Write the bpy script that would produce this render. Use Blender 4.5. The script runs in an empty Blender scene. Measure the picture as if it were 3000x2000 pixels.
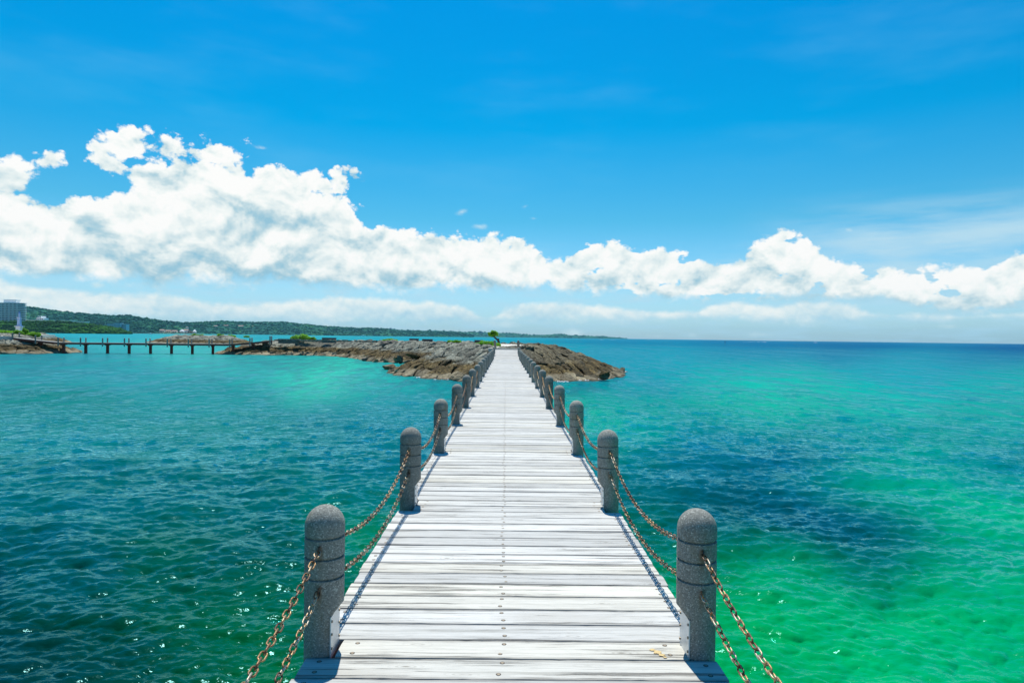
import bpy, bmesh, math, random
import numpy as np
from mathutils import Vector, Matrix, noise as mnoise
R = math.radians
random.seed(11)
rng = np.random.default_rng(5)
scene = bpy.context.scene
COL = scene.collection

# ------------------------------------------------------------------ camera
CAM_H = 1.6
FPX = 2000.0
WATER = -1.6
cam_data = bpy.data.cameras.new('camera')
cam = bpy.data.objects.new('camera', cam_data)
COL.objects.link(cam)
cam_data.sensor_width = 36.0
cam_data.lens = 24.0
cam_data.clip_start = 0.05
cam_data.clip_end = 60000
CM = Matrix.Rotation(R(-0.516), 4, 'Z') @ Matrix.Rotation(R(90 - 0.367), 4, 'X') @ Matrix.Rotation(R(0.73), 4, 'Z')
CM = Matrix.Translation((0, 0, CAM_H)) @ CM
cam.matrix_world = CM
scene.camera = cam
scene.view_settings.view_transform = 'Standard'
scene.view_settings.look = 'None'
scene.view_settings.gamma = 1
scene.view_settings.use_curve_mapping = False
scene.view_settings.exposure = 0.3
cy = scene.cycles
cy.max_bounces = 5; cy.diffuse_bounces = 2; cy.glossy_bounces = 2; cy.transmission_bounces = 2; cy.volume_bounces = 0; cy.transparent_max_bounces = 4
cy.sample_clamp_direct = 1.7; cy.caustics_reflective = False; cy.caustics_refractive = False
RM = CM.to_3x3()

def ray(px, py):
    return (RM @ Vector(((px - 1500) / FPX, -(py - 1000) / FPX, -1))).normalized()
def ground(px, py, z=WATER):
    d = ray(px, py); t = (z - CAM_H) / d.z
    return Vector((d.x * t, d.y * t, z))
def atY(px, py, Y):
    d = ray(px, py); t = Y / d.y
    return Vector((d.x * t, Y, CAM_H + d.z * t))
def azel(px, py):
    d = ray(px, py)
    return math.degrees(math.atan2(d.x, d.y)), math.degrees(math.asin(d.z))
def q(px, py):          # coordinates measured on a 2352 px wide view
    return px * 1.27551, py * 1.27551
def s2l(r, g, b):
    f = lambda c: (c / 255) / 12.92 if c / 255 <= 0.04045 else ((c / 255 + 0.055) / 1.055) ** 2.4
    return (f(r), f(g), f(b), 1)

# ------------------------------------------------------------------ node helper
class NT:
    def __init__(s, tree):
        s.t = tree; s.n = tree.nodes; s.l = tree.links
    def node(s, typ, **kw):
        n = s.n.new(typ)
        for k, v in kw.items():
            setattr(n, k, v)
        return n
    def put(s, sock, v):
        if isinstance(v, bpy.types.NodeSocket): s.l.new(v, sock)
        elif v is not None: sock.default_value = v
    def m(s, op, a, b=None, c=None, clamp=False):
        n = s.node('ShaderNodeMath', operation=op, use_clamp=clamp)
        s.put(n.inputs[0], a)
        if b is not None: s.put(n.inputs[1], b)
        if c is not None: s.put(n.inputs[2], c)
        return n.outputs[0]
    def ss(s, v, a, b, o0=0.0, o1=1.0):
        n = s.node('ShaderNodeMapRange', interpolation_type='SMOOTHSTEP')
        s.put(n.inputs[0], v); s.put(n.inputs[1], a); s.put(n.inputs[2], b)
        n.inputs[3].default_value = o0; n.inputs[4].default_value = o1
        return n.outputs[0]
    def mix(s, f, a, b, typ='RGBA', blend='MIX'):
        n = s.node('ShaderNodeMix', data_type=typ)
        if typ == 'RGBA': n.blend_type = blend; i = (6, 7); o = 2
        else: i = (2, 3); o = 0
        s.put(n.inputs[0], f); s.put(n.inputs[i[0]], a); s.put(n.inputs[i[1]], b)
        return n.outputs[o]
    def xyz(s, x, y, z):
        n = s.node('ShaderNodeCombineXYZ')
        for i, v in enumerate((x, y, z)): s.put(n.inputs[i], v)
        return n.outputs[0]
    def sep(s, v):
        n = s.node('ShaderNodeSeparateXYZ'); s.put(n.inputs[0], v); return n.outputs
    def map(s, v, scale=(1, 1, 1), loc=(0, 0, 0), rot=(0, 0, 0)):
        n = s.node('ShaderNodeMapping'); s.put(n.inputs[0], v)
        n.inputs['Scale'].default_value = scale; s.put(n.inputs['Location'], loc); n.inputs['Rotation'].default_value = rot
        return n.outputs[0]
    def noise(s, v, scale, detail=4, rough=0.5, dist=0.0, col=False, lac=2.0):
        n = s.node('ShaderNodeTexNoise'); s.put(n.inputs['Vector'], v)
        n.inputs['Scale'].default_value = scale; n.inputs['Detail'].default_value = detail
        n.inputs['Roughness'].default_value = rough; n.inputs['Distortion'].default_value = dist
        n.inputs['Lacunarity'].default_value = lac
        return n.outputs[1 if col else 0]
    def vor(s, v, scale, feature='F1', out=0, rnd=1.0):
        n = s.node('ShaderNodeTexVoronoi', feature=feature); s.put(n.inputs['Vector'], v)
        n.inputs['Scale'].default_value = scale; n.inputs['Randomness'].default_value = rnd
        return n.outputs[out]
    def ramp(s, v, stops, interp='LINEAR'):
        n = s.node('ShaderNodeValToRGB'); s.put(n.inputs[0], v)
        cr = n.color_ramp; cr.interpolation = interp
        while len(cr.elements) < len(stops): cr.elements.new(0.5)
        for e, (p, c) in zip(cr.elements, stops):
            e.position = p; e.color = c if len(c) == 4 else (*c, 1)
        return n.outputs[0]
    def bump(s, h, dist, strength=1.0, normal=None):
        n = s.node('ShaderNodeBump'); s.put(n.inputs['Height'], h)
        n.inputs['Distance'].default_value = dist; n.inputs['Strength'].default_value = strength
        if normal is not None: s.put(n.inputs['Normal'], normal)
        return n.outputs[0]

# ------------------------------------------------------------------ sun
SUNV = Vector((-0.055, 0.43, 1.0)).normalized()
SUN_EL = math.asin(SUNV.z)
sd = bpy.data.lights.new('sun', 'SUN'); sd.energy = 4.6; sd.angle = R(0.53); sd.color = (1.0, 0.955, 0.86)
sun = bpy.data.objects.new('sun', sd); COL.objects.link(sun)
sun.rotation_euler = SUNV.to_track_quat('Z', 'Y').to_euler()
sun.location = (0, 0, 30)

# ------------------------------------------------------------------ world: Nishita sky with cumulus banks
world = bpy.data.worlds.new('World'); scene.world = world; world.use_nodes = True
W = NT(world.node_tree); W.n.clear()
sky = W.node('ShaderNodeTexSky', sky_type='NISHITA')
sky.sun_disc = False
sky.sun_elevation = SUN_EL
sky.sun_rotation = math.atan2(SUNV.x, SUNV.y)
sky.air_density = 1.0; sky.dust_density = 0.6; sky.ozone_density = 1.6
tc = W.node('ShaderNodeTexCoord').outputs['Generated']
sx, sy, sz = W.sep(tc)
A = W.m('MULTIPLY', W.m('ARCTAN2', sx, sy), 57.2958)
E = W.m('MULTIPLY', W.m('ARCSINE', sz), 57.2958)
SKY_STRENGTH = 0.11
# grade of the clear sky by elevation (deep azure overhead, pale towards the horizon)
tint = W.ramp(W.m('DIVIDE', E, 60.0, clamp=True), [
    (0.0, (0.56, 0.85, 1.25)), (0.06, (0.50, 0.81, 1.05)), (0.16, (0.18, 0.71, 0.87)),
    (0.28, (0.0, 0.69, 0.95)), (0.45, (0.0, 0.67, 1.04)), (1.0, (0.0, 0.54, 1.0))])
skyc = W.mix(1.0, sky.outputs[0], tint, blend='MULTIPLY')

def sk(r, g, b):
    return tuple(c / 1.231 for c in s2l(r, g, b)[:3]) + (1,)
def fcurve(pts, lo, hi):
    n = W.node('ShaderNodeFloatCurve')
    c = n.mapping.curves[0]
    P = sorted([((a + 60) / 120, (e - lo) / (hi - lo)) for a, e in pts])
    P = [p for p in P if 0 <= p[0] <= 1]
    P = [(0.0, P[0][1])] + [p for p in P if 0.001 < p[0] < 0.999] + [(1.0, P[-1][1])]
    while len(c.points) < len(P): c.points.new(0.5, 0.5)
    for cp, p in zip(c.points, P): cp.location = p; cp.handle_type = 'AUTO_CLAMPED'
    n.mapping.update()
    W.put(n.inputs['Value'], W.m('DIVIDE', W.m('ADD', A, 60.0), 120.0, clamp=True))
    return W.m('MULTIPLY_ADD', n.outputs[0], hi - lo, lo)

def band(top, bot, drop=0):
    T = fcurve([azel(*q(*p)) for p in top], -5, 35)
    B = fcurve([azel(*q(p[0], p[1] + drop)) for p in bot], -5, 35)
    f = W.m('MINIMUM', W.m('SUBTRACT', T, E), W.m('MULTIPLY', W.m('SUBTRACT', E, B), 0.62))
    h = W.m('DIVIDE', W.m('SUBTRACT', E, B), W.m('MAXIMUM', W.m('SUBTRACT', T, B), 0.5), clamp=True)
    return f, h
def blob(cx, cy, rx, ry, rot=0):
    a, e = azel(*q(cx, cy)); a2, _ = azel(*q(cx + rx, cy)); _, e2 = azel(*q(cx, cy - ry))
    ra, re = abs(a2 - a), abs(e2 - e)
    u = W.m('SUBTRACT', A, a); v = W.m('SUBTRACT', E, e)
    cr, sr = math.cos(R(rot)), math.sin(R(rot))
    uu = W.m('ADD', W.m('MULTIPLY', u, cr / ra), W.m('MULTIPLY', v, sr / ra))
    vv = W.m('ADD', W.m('MULTIPLY', u, -sr / re), W.m('MULTIPLY', v, cr / re))
    d = W.m('SQRT', W.m('ADD', W.m('MULTIPLY', uu, uu), W.m('MULTIPLY', vv, vv)))
    return W.m('MULTIPLY', W.m('SUBTRACT', 1.0, d), min(re, 3.0))

P2 = W.xyz(A, W.m('MULTIPLY', E, 1.25), 0.0)
P2u = W.xyz(W.m('ADD', A, -0.10), W.m('MULTIPLY', W.m('ADD', E, 0.42), 1.25), 0.0)
def field(P):
    big = W.noise(P, 0.16, 3, 0.5)
    fine = W.noise(P, 0.62, 10, 0.60, 0.25)
    wp = W.node('ShaderNodeVectorMath', operation='MULTIPLY_ADD'); W.put(wp.inputs[0], W.noise(P, 1.1, 4, 0.6, col=True)); wp.inputs[1].default_value = (1.1, 1.1, 0.0); W.put(wp.inputs[2], P)
    vb = W.vor(wp.outputs[0], 0.55, 'F1'); vb2 = W.vor(wp.outputs[0], 1.5, 'F1')
    vb3 = W.vor(P, 4.2, 'F1')
    bil = W.m('ADD', W.m('ADD', W.m('MULTIPLY', vb, -0.85), W.m('MULTIPLY', vb2, -0.50)), W.m('MULTIPLY', vb3, -0.20))
    n = W.m('ADD', W.m('MULTIPLY', W.m('SUBTRACT', fine, 0.5), W.ss(E, 9.0, 15.0, 1.5, 2.8)), W.m('ADD', bil, 0.76))
    n = W.m('ADD', n, W.m('MULTIPLY', W.m('SUBTRACT', big, 0.5), 1.2))
    return n, big, fine
n1, big1, fine1 = field(P2)
n2, big2, fine2 = field(P2u)

fA, hA = band(
    [(-120, 430), (0, 425), (60, 440), (105, 462), (200, 440), (300, 425), (380, 380), (430, 345), (550, 368), (620, 400),
     (690, 415), (745, 428), (800, 452), (830, 500), (870, 512), (960, 522), (1060, 530), (1150, 540), (1230, 555),
     (1275, 585), (1340, 545), (1400, 545), (1450, 560), (1560, 565), (1640, 592), (1700, 590), (1740, 535), (1790, 520),
     (1880, 545), (1900, 575), (1990, 590), (2045, 606), (2080, 612), (2140, 606), (2250, 600), (2352, 572), (2500, 575)],
    [(-120, 640), (0, 632), (150, 640), (300, 650), (450, 655), (640, 650), (700, 662), (900, 668), (1000, 662), (1100, 668), (1230, 660),
     (1290, 668), (1350, 668), (1440, 680), (1600, 688), (1800, 686), (1900, 690), (2000, 680), (2060, 690),
     (2150, 712), (2250, 722), (2352, 716), (2500, 716)], 22)
fB, hB = band(
    [(-120, 630), (0, 640), (60, 650), (160, 664), (270, 668), (380, 672), (500, 692), (640, 688), (800, 680), (950, 688), (1060, 702),
     (1120, 722), (1170, 702), (1250, 690), (1400, 700), (1500, 712), (1590, 712), (1640, 694), (1700, 684), (1750, 702),
     (1860, 690), (1950, 694), (2000, 714), (2100, 716), (2200, 722), (2352, 712), (2500, 712)],
    [(-120, 738), (0, 738), (300, 742), (700, 745), (1100, 745), (1500, 742), (1600, 735), (1700, 742), (1850, 752), (1950, 745),
     (2020, 738), (2100, 742), (2352, 740), (2500, 740)])
blobs = [blob(10, 402, 110, 52, 10), blob(118, 366, 50, 34, 0), blob(290, 335, 95, 52, 20), blob(250, 375, 60, 42),
         blob(345, 400, 60, 46), blob(745, 418, 92, 44, 12), blob(745, 466, 105, 34, -4), blob(620, 455, 130, 85), blob(480, 350, 120, 40)]
small = [blob(1060, 487, 24, 11, 15), blob(1228, 502, 22, 8), blob(1207, 474, 10, 5, 20), blob(82, 636, 28, 10, -10), blob(222, 655, 24, 12),
         blob(2180, 750, 28, 8), blob(2255, 757, 36, 7), blob(1950, 528, 10, 5), blob(1100, 520, 26, 12), blob(600, 340, 30, 7),
         blob(1505, 772, 30, 8), blob(1590, 770, 26, 9), blob(1750, 768, 40, 8), blob(1320, 764, 36, 12), blob(1160, 745, 60, 14), blob(2100, 758, 12, 4)]
def maxall(fs):
    o = fs[0]
    for f in fs[1:]: o = W.m('MAXIMUM', o, f)
    return o
fBl = maxall(blobs); fSm = W.m('MULTIPLY', maxall(small), 1.0)
amp = W.ss(E, 0.0, 9.0, 0.30, 1.15)
rawA = W.m('MULTIPLY_ADD', W.m('MAXIMUM', fA, fBl), 0.95, W.m('MULTIPLY', n1, amp))
holes = W.m('MULTIPLY', W.ss(A, -4.0, 12.0), W.ss(W.noise(W.map(P2, (0.8, 1.2, 1), (31, 4, 2)), 0.5, 3, 0.5), 0.50, 0.80))
rawA = W.m('SUBTRACT', rawA, W.m('MULTIPLY', holes, 1.9))
rawB = W.m('MULTIPLY_ADD', fB, 1.25, W.m('MULTIPLY', n1, 0.42))
rawS = W.m('MULTIPLY_ADD', fSm, 1.6, W.m('MULTIPLY', n1, 0.38))
aA = W.ss(rawA, 0.10, W.m('MULTIPLY_ADD', W.ss(hA, 0.35, 0.0), 0.8, 0.55))
aB = W.ss(rawB, -0.1, 0.6, 0.0, 0.95)
aS = W.ss(rawS, 0.0, 0.7, 0.0, 0.85)
# light on the clouds: relief towards the sun, greyer bellies
P4 = W.xyz(A, W.m('MULTIPLY', E, 1.25), 4.7); P4u = W.xyz(W.m('ADD', A, -0.2), W.m('MULTIPLY', W.m('ADD', E, 1.1), 1.25), 4.7)
m1 = W.noise(P4, 0.24, 4, 0.55, 0.4); m2 = W.noise(P4u, 0.24, 4, 0.55, 0.4)
rel = W.m('SUBTRACT', n1, n2)
rel2 = W.m('SUBTRACT', m1, m2)
LA = W.m('MULTIPLY_ADD', W.ss(rawA, 0.9, 4.2), -0.30, 0.88)
LA = W.m('ADD', LA, W.m('ADD', W.m('MULTIPLY', rel, 0.36), W.m('MULTIPLY', rel2, 2.3)))
LA = W.m('ADD', LA, W.m('MULTIPLY', W.ss(hA, 0.58, 0.10), -0.50))
LA = W.m('ADD', LA, W.m('MULTIPLY', W.m('SUBTRACT', m1, 0.5), 0.8), clamp=True)
LB = W.m('ADD', W.m('ADD', W.m('MULTIPLY', rel, 0.35), W.m('MULTIPLY', rel2, 1.2)), W.ss(hB, 0.0, 0.9, 0.35, 0.80), clamp=True)
cA = W.ramp(LA, [(0.0, sk(152, 198, 218)), (0.3, sk(186, 215, 225)), (0.55, sk(222, 236, 238)), (0.8, sk(244, 250, 248)), (1.0, sk(255, 255, 253))])
cB = W.ramp(LB, [(0.0, sk(165, 210, 230)), (0.5, sk(212, 234, 240)), (1.0, sk(248, 252, 248))])
# thin veils on the right and a faint haze of cloud near the horizon
P3 = W.map(P2, (0.10, 0.55, 1), (3, 5, 0), (0, 0, R(-9)))
veil = W.ss(W.noise(P3, 1.0, 6, 0.55), 0.22, 0.72)
vm = W.m('MULTIPLY', W.ss(A, 17.0, 30.0), W.m('MULTIPLY', W.ss(E, 0.5, 4.0), W.ss(E, 11.5, 7.5)))
vm = W.m('MULTIPLY', vm, 1.0)
va = W.m('MULTIPLY', veil, W.m('MULTIPLY', vm, 0.9))
lowv = W.m('MULTIPLY', W.ss(W.noise(W.map(P2, (0.25, 1.1, 1), (9, 2, 0)), 1.0, 6, 0.6), 0.38, 0.75), W.m('MULTIPLY', W.ss(E, 9.0, 2.5), 0.62))
hiv = W.m('MULTIPLY', W.ss(W.noise(W.map(P2, (0.05, 0.16, 1), (1, 7, 0), (0, 0, R(18))), 1.0, 5, 0.55), 0.45, 0.85),
          W.m('MULTIPLY', W.ss(E, 9.0, 14.0), 0.16))
g = SKY_STRENGTH
skyb = W.mix(1.0, skyc, (g, g, g, 1), blend='MULTIPLY')
c = W.mix(hiv, skyb, sk(150, 215, 245))
c = W.mix(lowv, c, sk(186, 224, 243))
c = W.mix(va, c, sk(190, 224, 240))
c = W.mix(aS, c, sk(215, 236, 240))
c = W.mix(aB, c, cB)
c = W.mix(aA, c, cA)
bg = W.node('ShaderNodeBackground'); W.put(bg.inputs[0], W.mix(1.0, c, (1 / g, 1 / g, 1 / g, 1), blend='MULTIPLY')); bg.inputs[1].default_value = g
wo = W.node('ShaderNodeOutputWorld'); W.l.new(bg.outputs[0], wo.inputs[0])
world.cycles.sampling_method = 'MANUAL'; world.cycles.sample_map_resolution = 512

# ------------------------------------------------------------------ materials
def material(name):
    m = bpy.data.materials.new(name); m.use_nodes = True
    t = NT(m.node_tree); t.n.clear()
    p = t.node('ShaderNodeBsdfPrincipled'); o = t.node('ShaderNodeOutputMaterial')
    t.l.new(p.outputs[0], o.inputs[0])
    return m, t, p
def coords(t, which='Object'):
    return t.node('ShaderNodeTexCoord').outputs[which]
def plain(name, col, rough=0.7, metal=0.0, var=0.25, scale=6.0, bump=0.0, spec=0.5):
    m, t, p = material(name)
    co = coords(t)
    n = t.noise(co, scale, 5, 0.6)
    dk = tuple(c * (1 - var) for c in col[:3]) + (1,); lt = tuple(min(1, c * (1 + var)) for c in col[:3]) + (1,)
    t.put(p.inputs['Base Color'], t.ramp(n, [(0.3, dk), (0.7, lt)]))
    p.inputs['Roughness'].default_value = rough; p.inputs['Metallic'].default_value = metal
    p.inputs['Specular IOR Level'].default_value = spec
    if bump: t.put(p.inputs['Normal'], t.bump(n, bump))
    return m

def mat_wood():
    m, t, p = material('bleached_wood')
    oi = t.node('ShaderNodeObjectInfo').outputs['Random']
    off = t.xyz(t.m('MULTIPLY', oi, 37.0), t.m('MULTIPLY', oi, 91.0), t.m('MULTIPLY', oi, 13.0))
    co0 = coords(t)
    vadd = t.node('ShaderNodeVectorMath', operation='ADD'); t.put(vadd.inputs[0], co0); t.put(vadd.inputs[1], off)
    co = vadd.outputs[0]
    warp = t.noise(t.map(co, (1.5, 9, 9)), 1.0, 3, 0.5, col=True)
    wm = t.node('ShaderNodeVectorMath', operation='MULTIPLY_ADD'); t.put(wm.inputs[0], warp); wm.inputs[1].default_value = (0.0, 0.05, 0.02); t.put(wm.inputs[2], co)
    cw = wm.outputs[0]
    # knots
    kv = t.node('ShaderNodeTexVoronoi', feature='F1'); t.put(kv.inputs['Vector'], t.map(cw, (2.2, 8.5, 0.001))); kv.inputs['Scale'].default_value = 1.0
    kd = kv.outputs['Distance']
    rings = t.m('SINE', t.m('MULTIPLY', kd, 75.0))
    kmask = t.ss(kd, 0.27, 0.03)
    kcore = t.ss(kd, 0.075, 0.02)
    gr = t.noise(t.map(cw, (0.8, 34, 20)), 1.0, 8, 0.70)
    gr2 = t.noise(t.map(cw, (5.0, 210, 40)), 1.0, 4, 0.6)
    broad = t.noise(t.map(co, (0.9, 5, 1)), 1.0, 5, 0.6)
    crack = t.m('MULTIPLY', t.ss(gr, 0.46, 0.38), t.ss(broad, 0.42, 0.56))
    base = t.ramp(gr, [(0.33, (0.27, 0.265, 0.245)), (0.41, (0.47, 0.465, 0.435)), (0.49, (0.555, 0.552, 0.525)), (0.66, (0.635, 0.63, 0.60))])
    base = t.mix(t.ss(gr2, 0.44, 0.34, 0.0, 0.6), base, (0.22, 0.22, 0.21, 1))
    base = t.mix(t.m('MULTIPLY', t.ss(broad, 0.50, 0.70), 0.5), base, (0.40, 0.38, 0.34, 1))
    base = t.mix(t.m('MULTIPLY', crack, 0.75), base, (0.14, 0.13, 0.12, 1))
    base = t.mix(t.m('MULTIPLY', kmask, t.ss(rings, 0.1, 0.9, 0.0, 0.55)), base, (0.30, 0.29, 0.26, 1))
    base = t.mix(t.m('MULTIPLY', kcore, 0.7), base, (0.17, 0.15, 0.12, 1))
    # worn grey edges along both long sides
    oy = t.sep(co0)[1]
    edge = t.m('ADD', t.m('ABSOLUTE', oy), t.m('MULTIPLY', t.m('SUBTRACT', t.noise(t.map(co, (3, 20, 1)), 1.0, 5, 0.65), 0.5), 0.055))
    base = t.mix(t.ss(edge, 0.068, 0.098, 0.0, 0.62), base, (0.18, 0.17, 0.155, 1))
    tone = t.m('MULTIPLY_ADD', t.m('FRACT', t.m('MULTIPLY', oi, 17.3)), 0.30, 0.76)
    warm = t.ss(t.m('FRACT', t.m('MULTIPLY', oi, 53.7)), 0.62, 1.0)
    tv = t.xyz(tone, t.m('MULTIPLY', tone, t.m('MULTIPLY_ADD', warm, -0.025, 1.0)), t.m('MULTIPLY', tone, t.m('MULTIPLY_ADD', warm, -0.09, 0.99)))
    base = t.mix(1.0, base, tv, blend='MULTIPLY')
    t.put(p.inputs['Base Color'], base)
    p.inputs['Roughness'].default_value = 0.72; p.inputs['Specular IOR Level'].default_value = 0.3
    h = t.m('ADD', t.m('MULTIPLY', gr, 0.6), t.m('ADD', t.m('MULTIPLY', gr2, 0.3), t.m('MULTIPLY', crack, -0.8)))
    h = t.m('ADD', h, t.m('MULTIPLY', kcore, -0.4))
    t.put(p.inputs['Normal'], t.bump(h, 0.0035, 0.9))
    return m
M_WOOD = mat_wood()

def mat_concrete(name, base, speck=1.0):
    m, t, p = material(name)
    oi = t.node('ShaderNodeObjectInfo').outputs['Random']
    va = t.node('ShaderNodeVectorMath', operation='ADD'); t.put(va.inputs[0], coords(t))
    t.put(va.inputs[1], t.xyz(t.m('MULTIPLY', oi, 31.0), t.m('MULTIPLY', oi, 17.0), 0.0)); co = va.outputs[0]
    s1 = t.vor(co, 190, 'F1', 1); s1v = t.node('ShaderNodeSeparateColor'); t.put(s1v.inputs[0], s1)
    f = t.noise(co, 120, 4, 0.7)
    st = t.noise(t.map(co, (1, 1, 0.35)), 9, 5, 0.65)
    lo = tuple(x * 0.52 for x in base) + (1,); mi = base + (1,); hi = tuple(min(1, x * 2.0) for x in base) + (1,)
    c = t.ramp(s1v.outputs[0], [(0.0, lo), (0.22, mi), (0.78, mi), (0.86, tuple(x * 1.5 for x in base) + (1,)), (1.0, hi)])
    c = t.mix(t.ss(f, 0.35, 0.6, 0.5 * speck, 0.0), c, tuple(x * 0.5 for x in base) + (1,))
    c = t.mix(t.ss(st, 0.5, 0.72, 0.0, 0.55), c, (base[0] * 0.75, base[1] * 0.62, base[2] * 0.42, 1))
    rz = t.sep(coords(t))
    # rust runs below the eyes
    run = t.m('MULTIPLY', t.ss(t.m('ABSOLUTE', rz[0]), 0.022, 0.004), t.m('MAXIMUM', t.m('MULTIPLY', t.ss(rz[2], 0.40, 0.52), t.ss(rz[2], 0.56, 0.54)), t.m('MULTIPLY', t.ss(rz[2], 0.20, 0.32), t.ss(rz[2], 0.36, 0.34))))
    if name == 'granite_concrete':
        c = t.mix(t.m('MULTIPLY', run, 0.6), c, (0.16, 0.075, 0.02, 1))
    tone = t.m('MULTIPLY_ADD', oi, 0.3, 0.85)
    c = t.mix(1.0, c, t.xyz(tone, tone, tone), blend='MULTIPLY')
    t.put(p.inputs['Base Color'], c)
    p.inputs['Roughness'].default_value = 0.85; p.inputs['Specular IOR Level'].default_value = 0.3
    t.put(p.inputs['Normal'], t.bump(t.m('ADD', f, s1v.outputs[1]), 0.0022, 0.8))
    return m
M_POST = mat_concrete('granite_concrete', (0.255, 0.262, 0.232))
M_BLOCK = mat_concrete('block_concrete', (0.13, 0.13, 0.125), 0.6)

def mat_rust():
    m, t, p = material('rusty_galvanised')
    co = coords(t); oi = t.node('ShaderNodeObjectInfo').outputs['Random']
    va = t.node('ShaderNodeVectorMath', operation='ADD'); t.put(va.inputs[0], co); t.put(va.inputs[1], t.xyz(t.m('MULTIPLY', oi, 9.0), oi, 0.0))
    n = t.noise(va.outputs[0], 60, 5, 0.7)
    k = t.m('ADD', n, t.m('MULTIPLY', t.m('SUBTRACT', oi, 0.5), 0.55))
    t.put(p.inputs['Base Color'], t.ramp(k, [(0.3, (0.07, 0.03, 0.012)), (0.48, (0.25, 0.12, 0.045)), (0.62, (0.46, 0.30, 0.14)), (0.8, (0.52, 0.46, 0.38))]))
    t.put(p.inputs['Metallic'], t.ss(k, 0.42, 0.62, 0.15, 0.75)); p.inputs['Roughness'].default_value = 0.42
    t.put(p.inputs['Normal'], t.bump(n, 0.001))
    return m
M_RUST = mat_rust()
M_PLATE = plain('galvanised_plate', (0.62, 0.64, 0.64), 0.4, 0.55, 0.12, 25)
M_SCREW = plain('screw_head', (0.30, 0.24, 0.17), 0.5, 0.5, 0.4, 80)
M_HOLE = plain('dark_recess', (0.05, 0.045, 0.04), 0.9)
M_BEAM = plain('red_brown_steel', (0.16, 0.035, 0.02), 0.75, 0.0, 0.45, 4)
M_STAIN = plain('orange_rust_stain', (0.56, 0.42, 0.20), 0.9, 0, 0.2, 60)

def mat_rock(name='islet_rock'):
    m, t, p = material(name)
    g = t.node('ShaderNodeNewGeometry').outputs['Position']
    z = t.sep(g)[2]
    oi = t.node('ShaderNodeObjectInfo').outputs['Random']
    at = t.node('ShaderNodeAttribute'); at.attribute_name = 'tone'; tn = at.outputs['Fac']
    n1 = t.noise(g, 0.5, 5, 0.6); n2 = t.noise(g, 5.5, 7, 0.68); n3 = t.noise(g, 24, 4, 0.7)
    v = t.vor(g, 9, 'F1')
    zz = t.m('ADD', z, t.m('MULTIPLY', t.m('SUBTRACT', n1, 0.5), 1.1))
    zz = t.m('ADD', zz, t.m('MULTIPLY', t.m('SUBTRACT', n2, 0.5), 0.35))
    grey = t.ramp(n2, [(0.32, (0.06, 0.063, 0.052)), (0.5, (0.225, 0.23, 0.185)), (0.68, (0.43, 0.43, 0.36))])
    brown = t.ramp(n2, [(0.32, (0.016, 0.011, 0.003)), (0.5, (0.105, 0.074, 0.026)), (0.68, (0.27, 0.20, 0.085))])
    tan = t.ramp(n2, [(0.3, (0.12, 0.095, 0.06)), (0.5, (0.29, 0.245, 0.16)), (0.72, (0.44, 0.38, 0.26))])
    c = t.mix(t.ss(zz, -1.28, -1.02), tan, brown)
    c = t.mix(t.m('MULTIPLY', t.ss(zz, -0.52, -0.15), t.ss(t.sep(g)[0], 3.5, -1.0, 0.25, 1.0)), c, grey)
    c = t.mix(t.ss(z, -1.5, -1.56, 0.0, 0.7), c, (0.05, 0.04, 0.025, 1))
    tv = t.m('MULTIPLY_ADD', tn, 1.05, 0.46)
    c = t.mix(1.0, c, t.xyz(tv, tv, t.m('MULTIPLY', tv, 0.97)), blend='MULTIPLY')
    t.put(p.inputs['Base Color'], c)
    p.inputs['Roughness'].default_value = 0.9; p.inputs['Specular IOR Level'].default_value = 0.25
    h = t.m('ADD', t.m('MULTIPLY', n2, 1.0), t.m('ADD', t.m('MULTIPLY', n3, 0.35), t.m('MULTIPLY', v, 0.5)))
    t.put(p.inputs['Normal'], t.bump(h, 0.20, 1.0))
    return m
M_ROCK = mat_rock()
M_DARKROCK = plain('dark_basalt', (0.095, 0.085, 0.065), 0.9, 0, 0.6, 5, 0.1)
M_BROWNROCK = plain('brown_boulder', (0.17, 0.115, 0.055), 0.9, 0, 0.65, 5, 0.1)
M_PATH = plain('pale_concrete_path', (0.55, 0.52, 0.45), 0.9, 0, 0.12, 1.5)
M_GRAVEL = plain('gravel', (0.26, 0.25, 0.22), 0.95, 0, 0.6, 3, 0.05)

def mat_leaf(name, a, b, cc):
    m, t, p = material(name)
    at = t.node('ShaderNodeAttribute'); at.attribute_name = 'tone'
    t.put(p.inputs['Base Color'], t.ramp(at.outputs['Fac'], [(0.0, a), (0.5, b), (1.0, cc)]))
    p.inputs['Roughness'].default_value = 0.55; p.inputs['Specular IOR Level'].default_value = 0.3
    p.inputs['Subsurface Weight'].default_value = 0.0
    tr = t.node('ShaderNodeBsdfTranslucent'); t.put(tr.inputs[0], (b[0] * 3.0, b[1] * 2.2, b[2], 1))
    mx = t.node('ShaderNodeMixShader'); mx.inputs[0].default_value = 0.5
    t.l.new(p.outputs[0], mx.inputs[1]); t.l.new(tr.outputs[0], mx.inputs[2])
    for o in t.n:
        if o.type == 'OUTPUT_MATERIAL': t.l.new(mx.outputs[0], o.inputs[0])
    return m
M_LEAF = mat_leaf('bright_leaves', (0.04, 0.13, 0.01), (0.10, 0.30, 0.02), (0.20, 0.46, 0.04))
M_BARK = plain('dark_bark', (0.06, 0.045, 0.035), 0.9, 0, 0.4, 12, 0.02)

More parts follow.
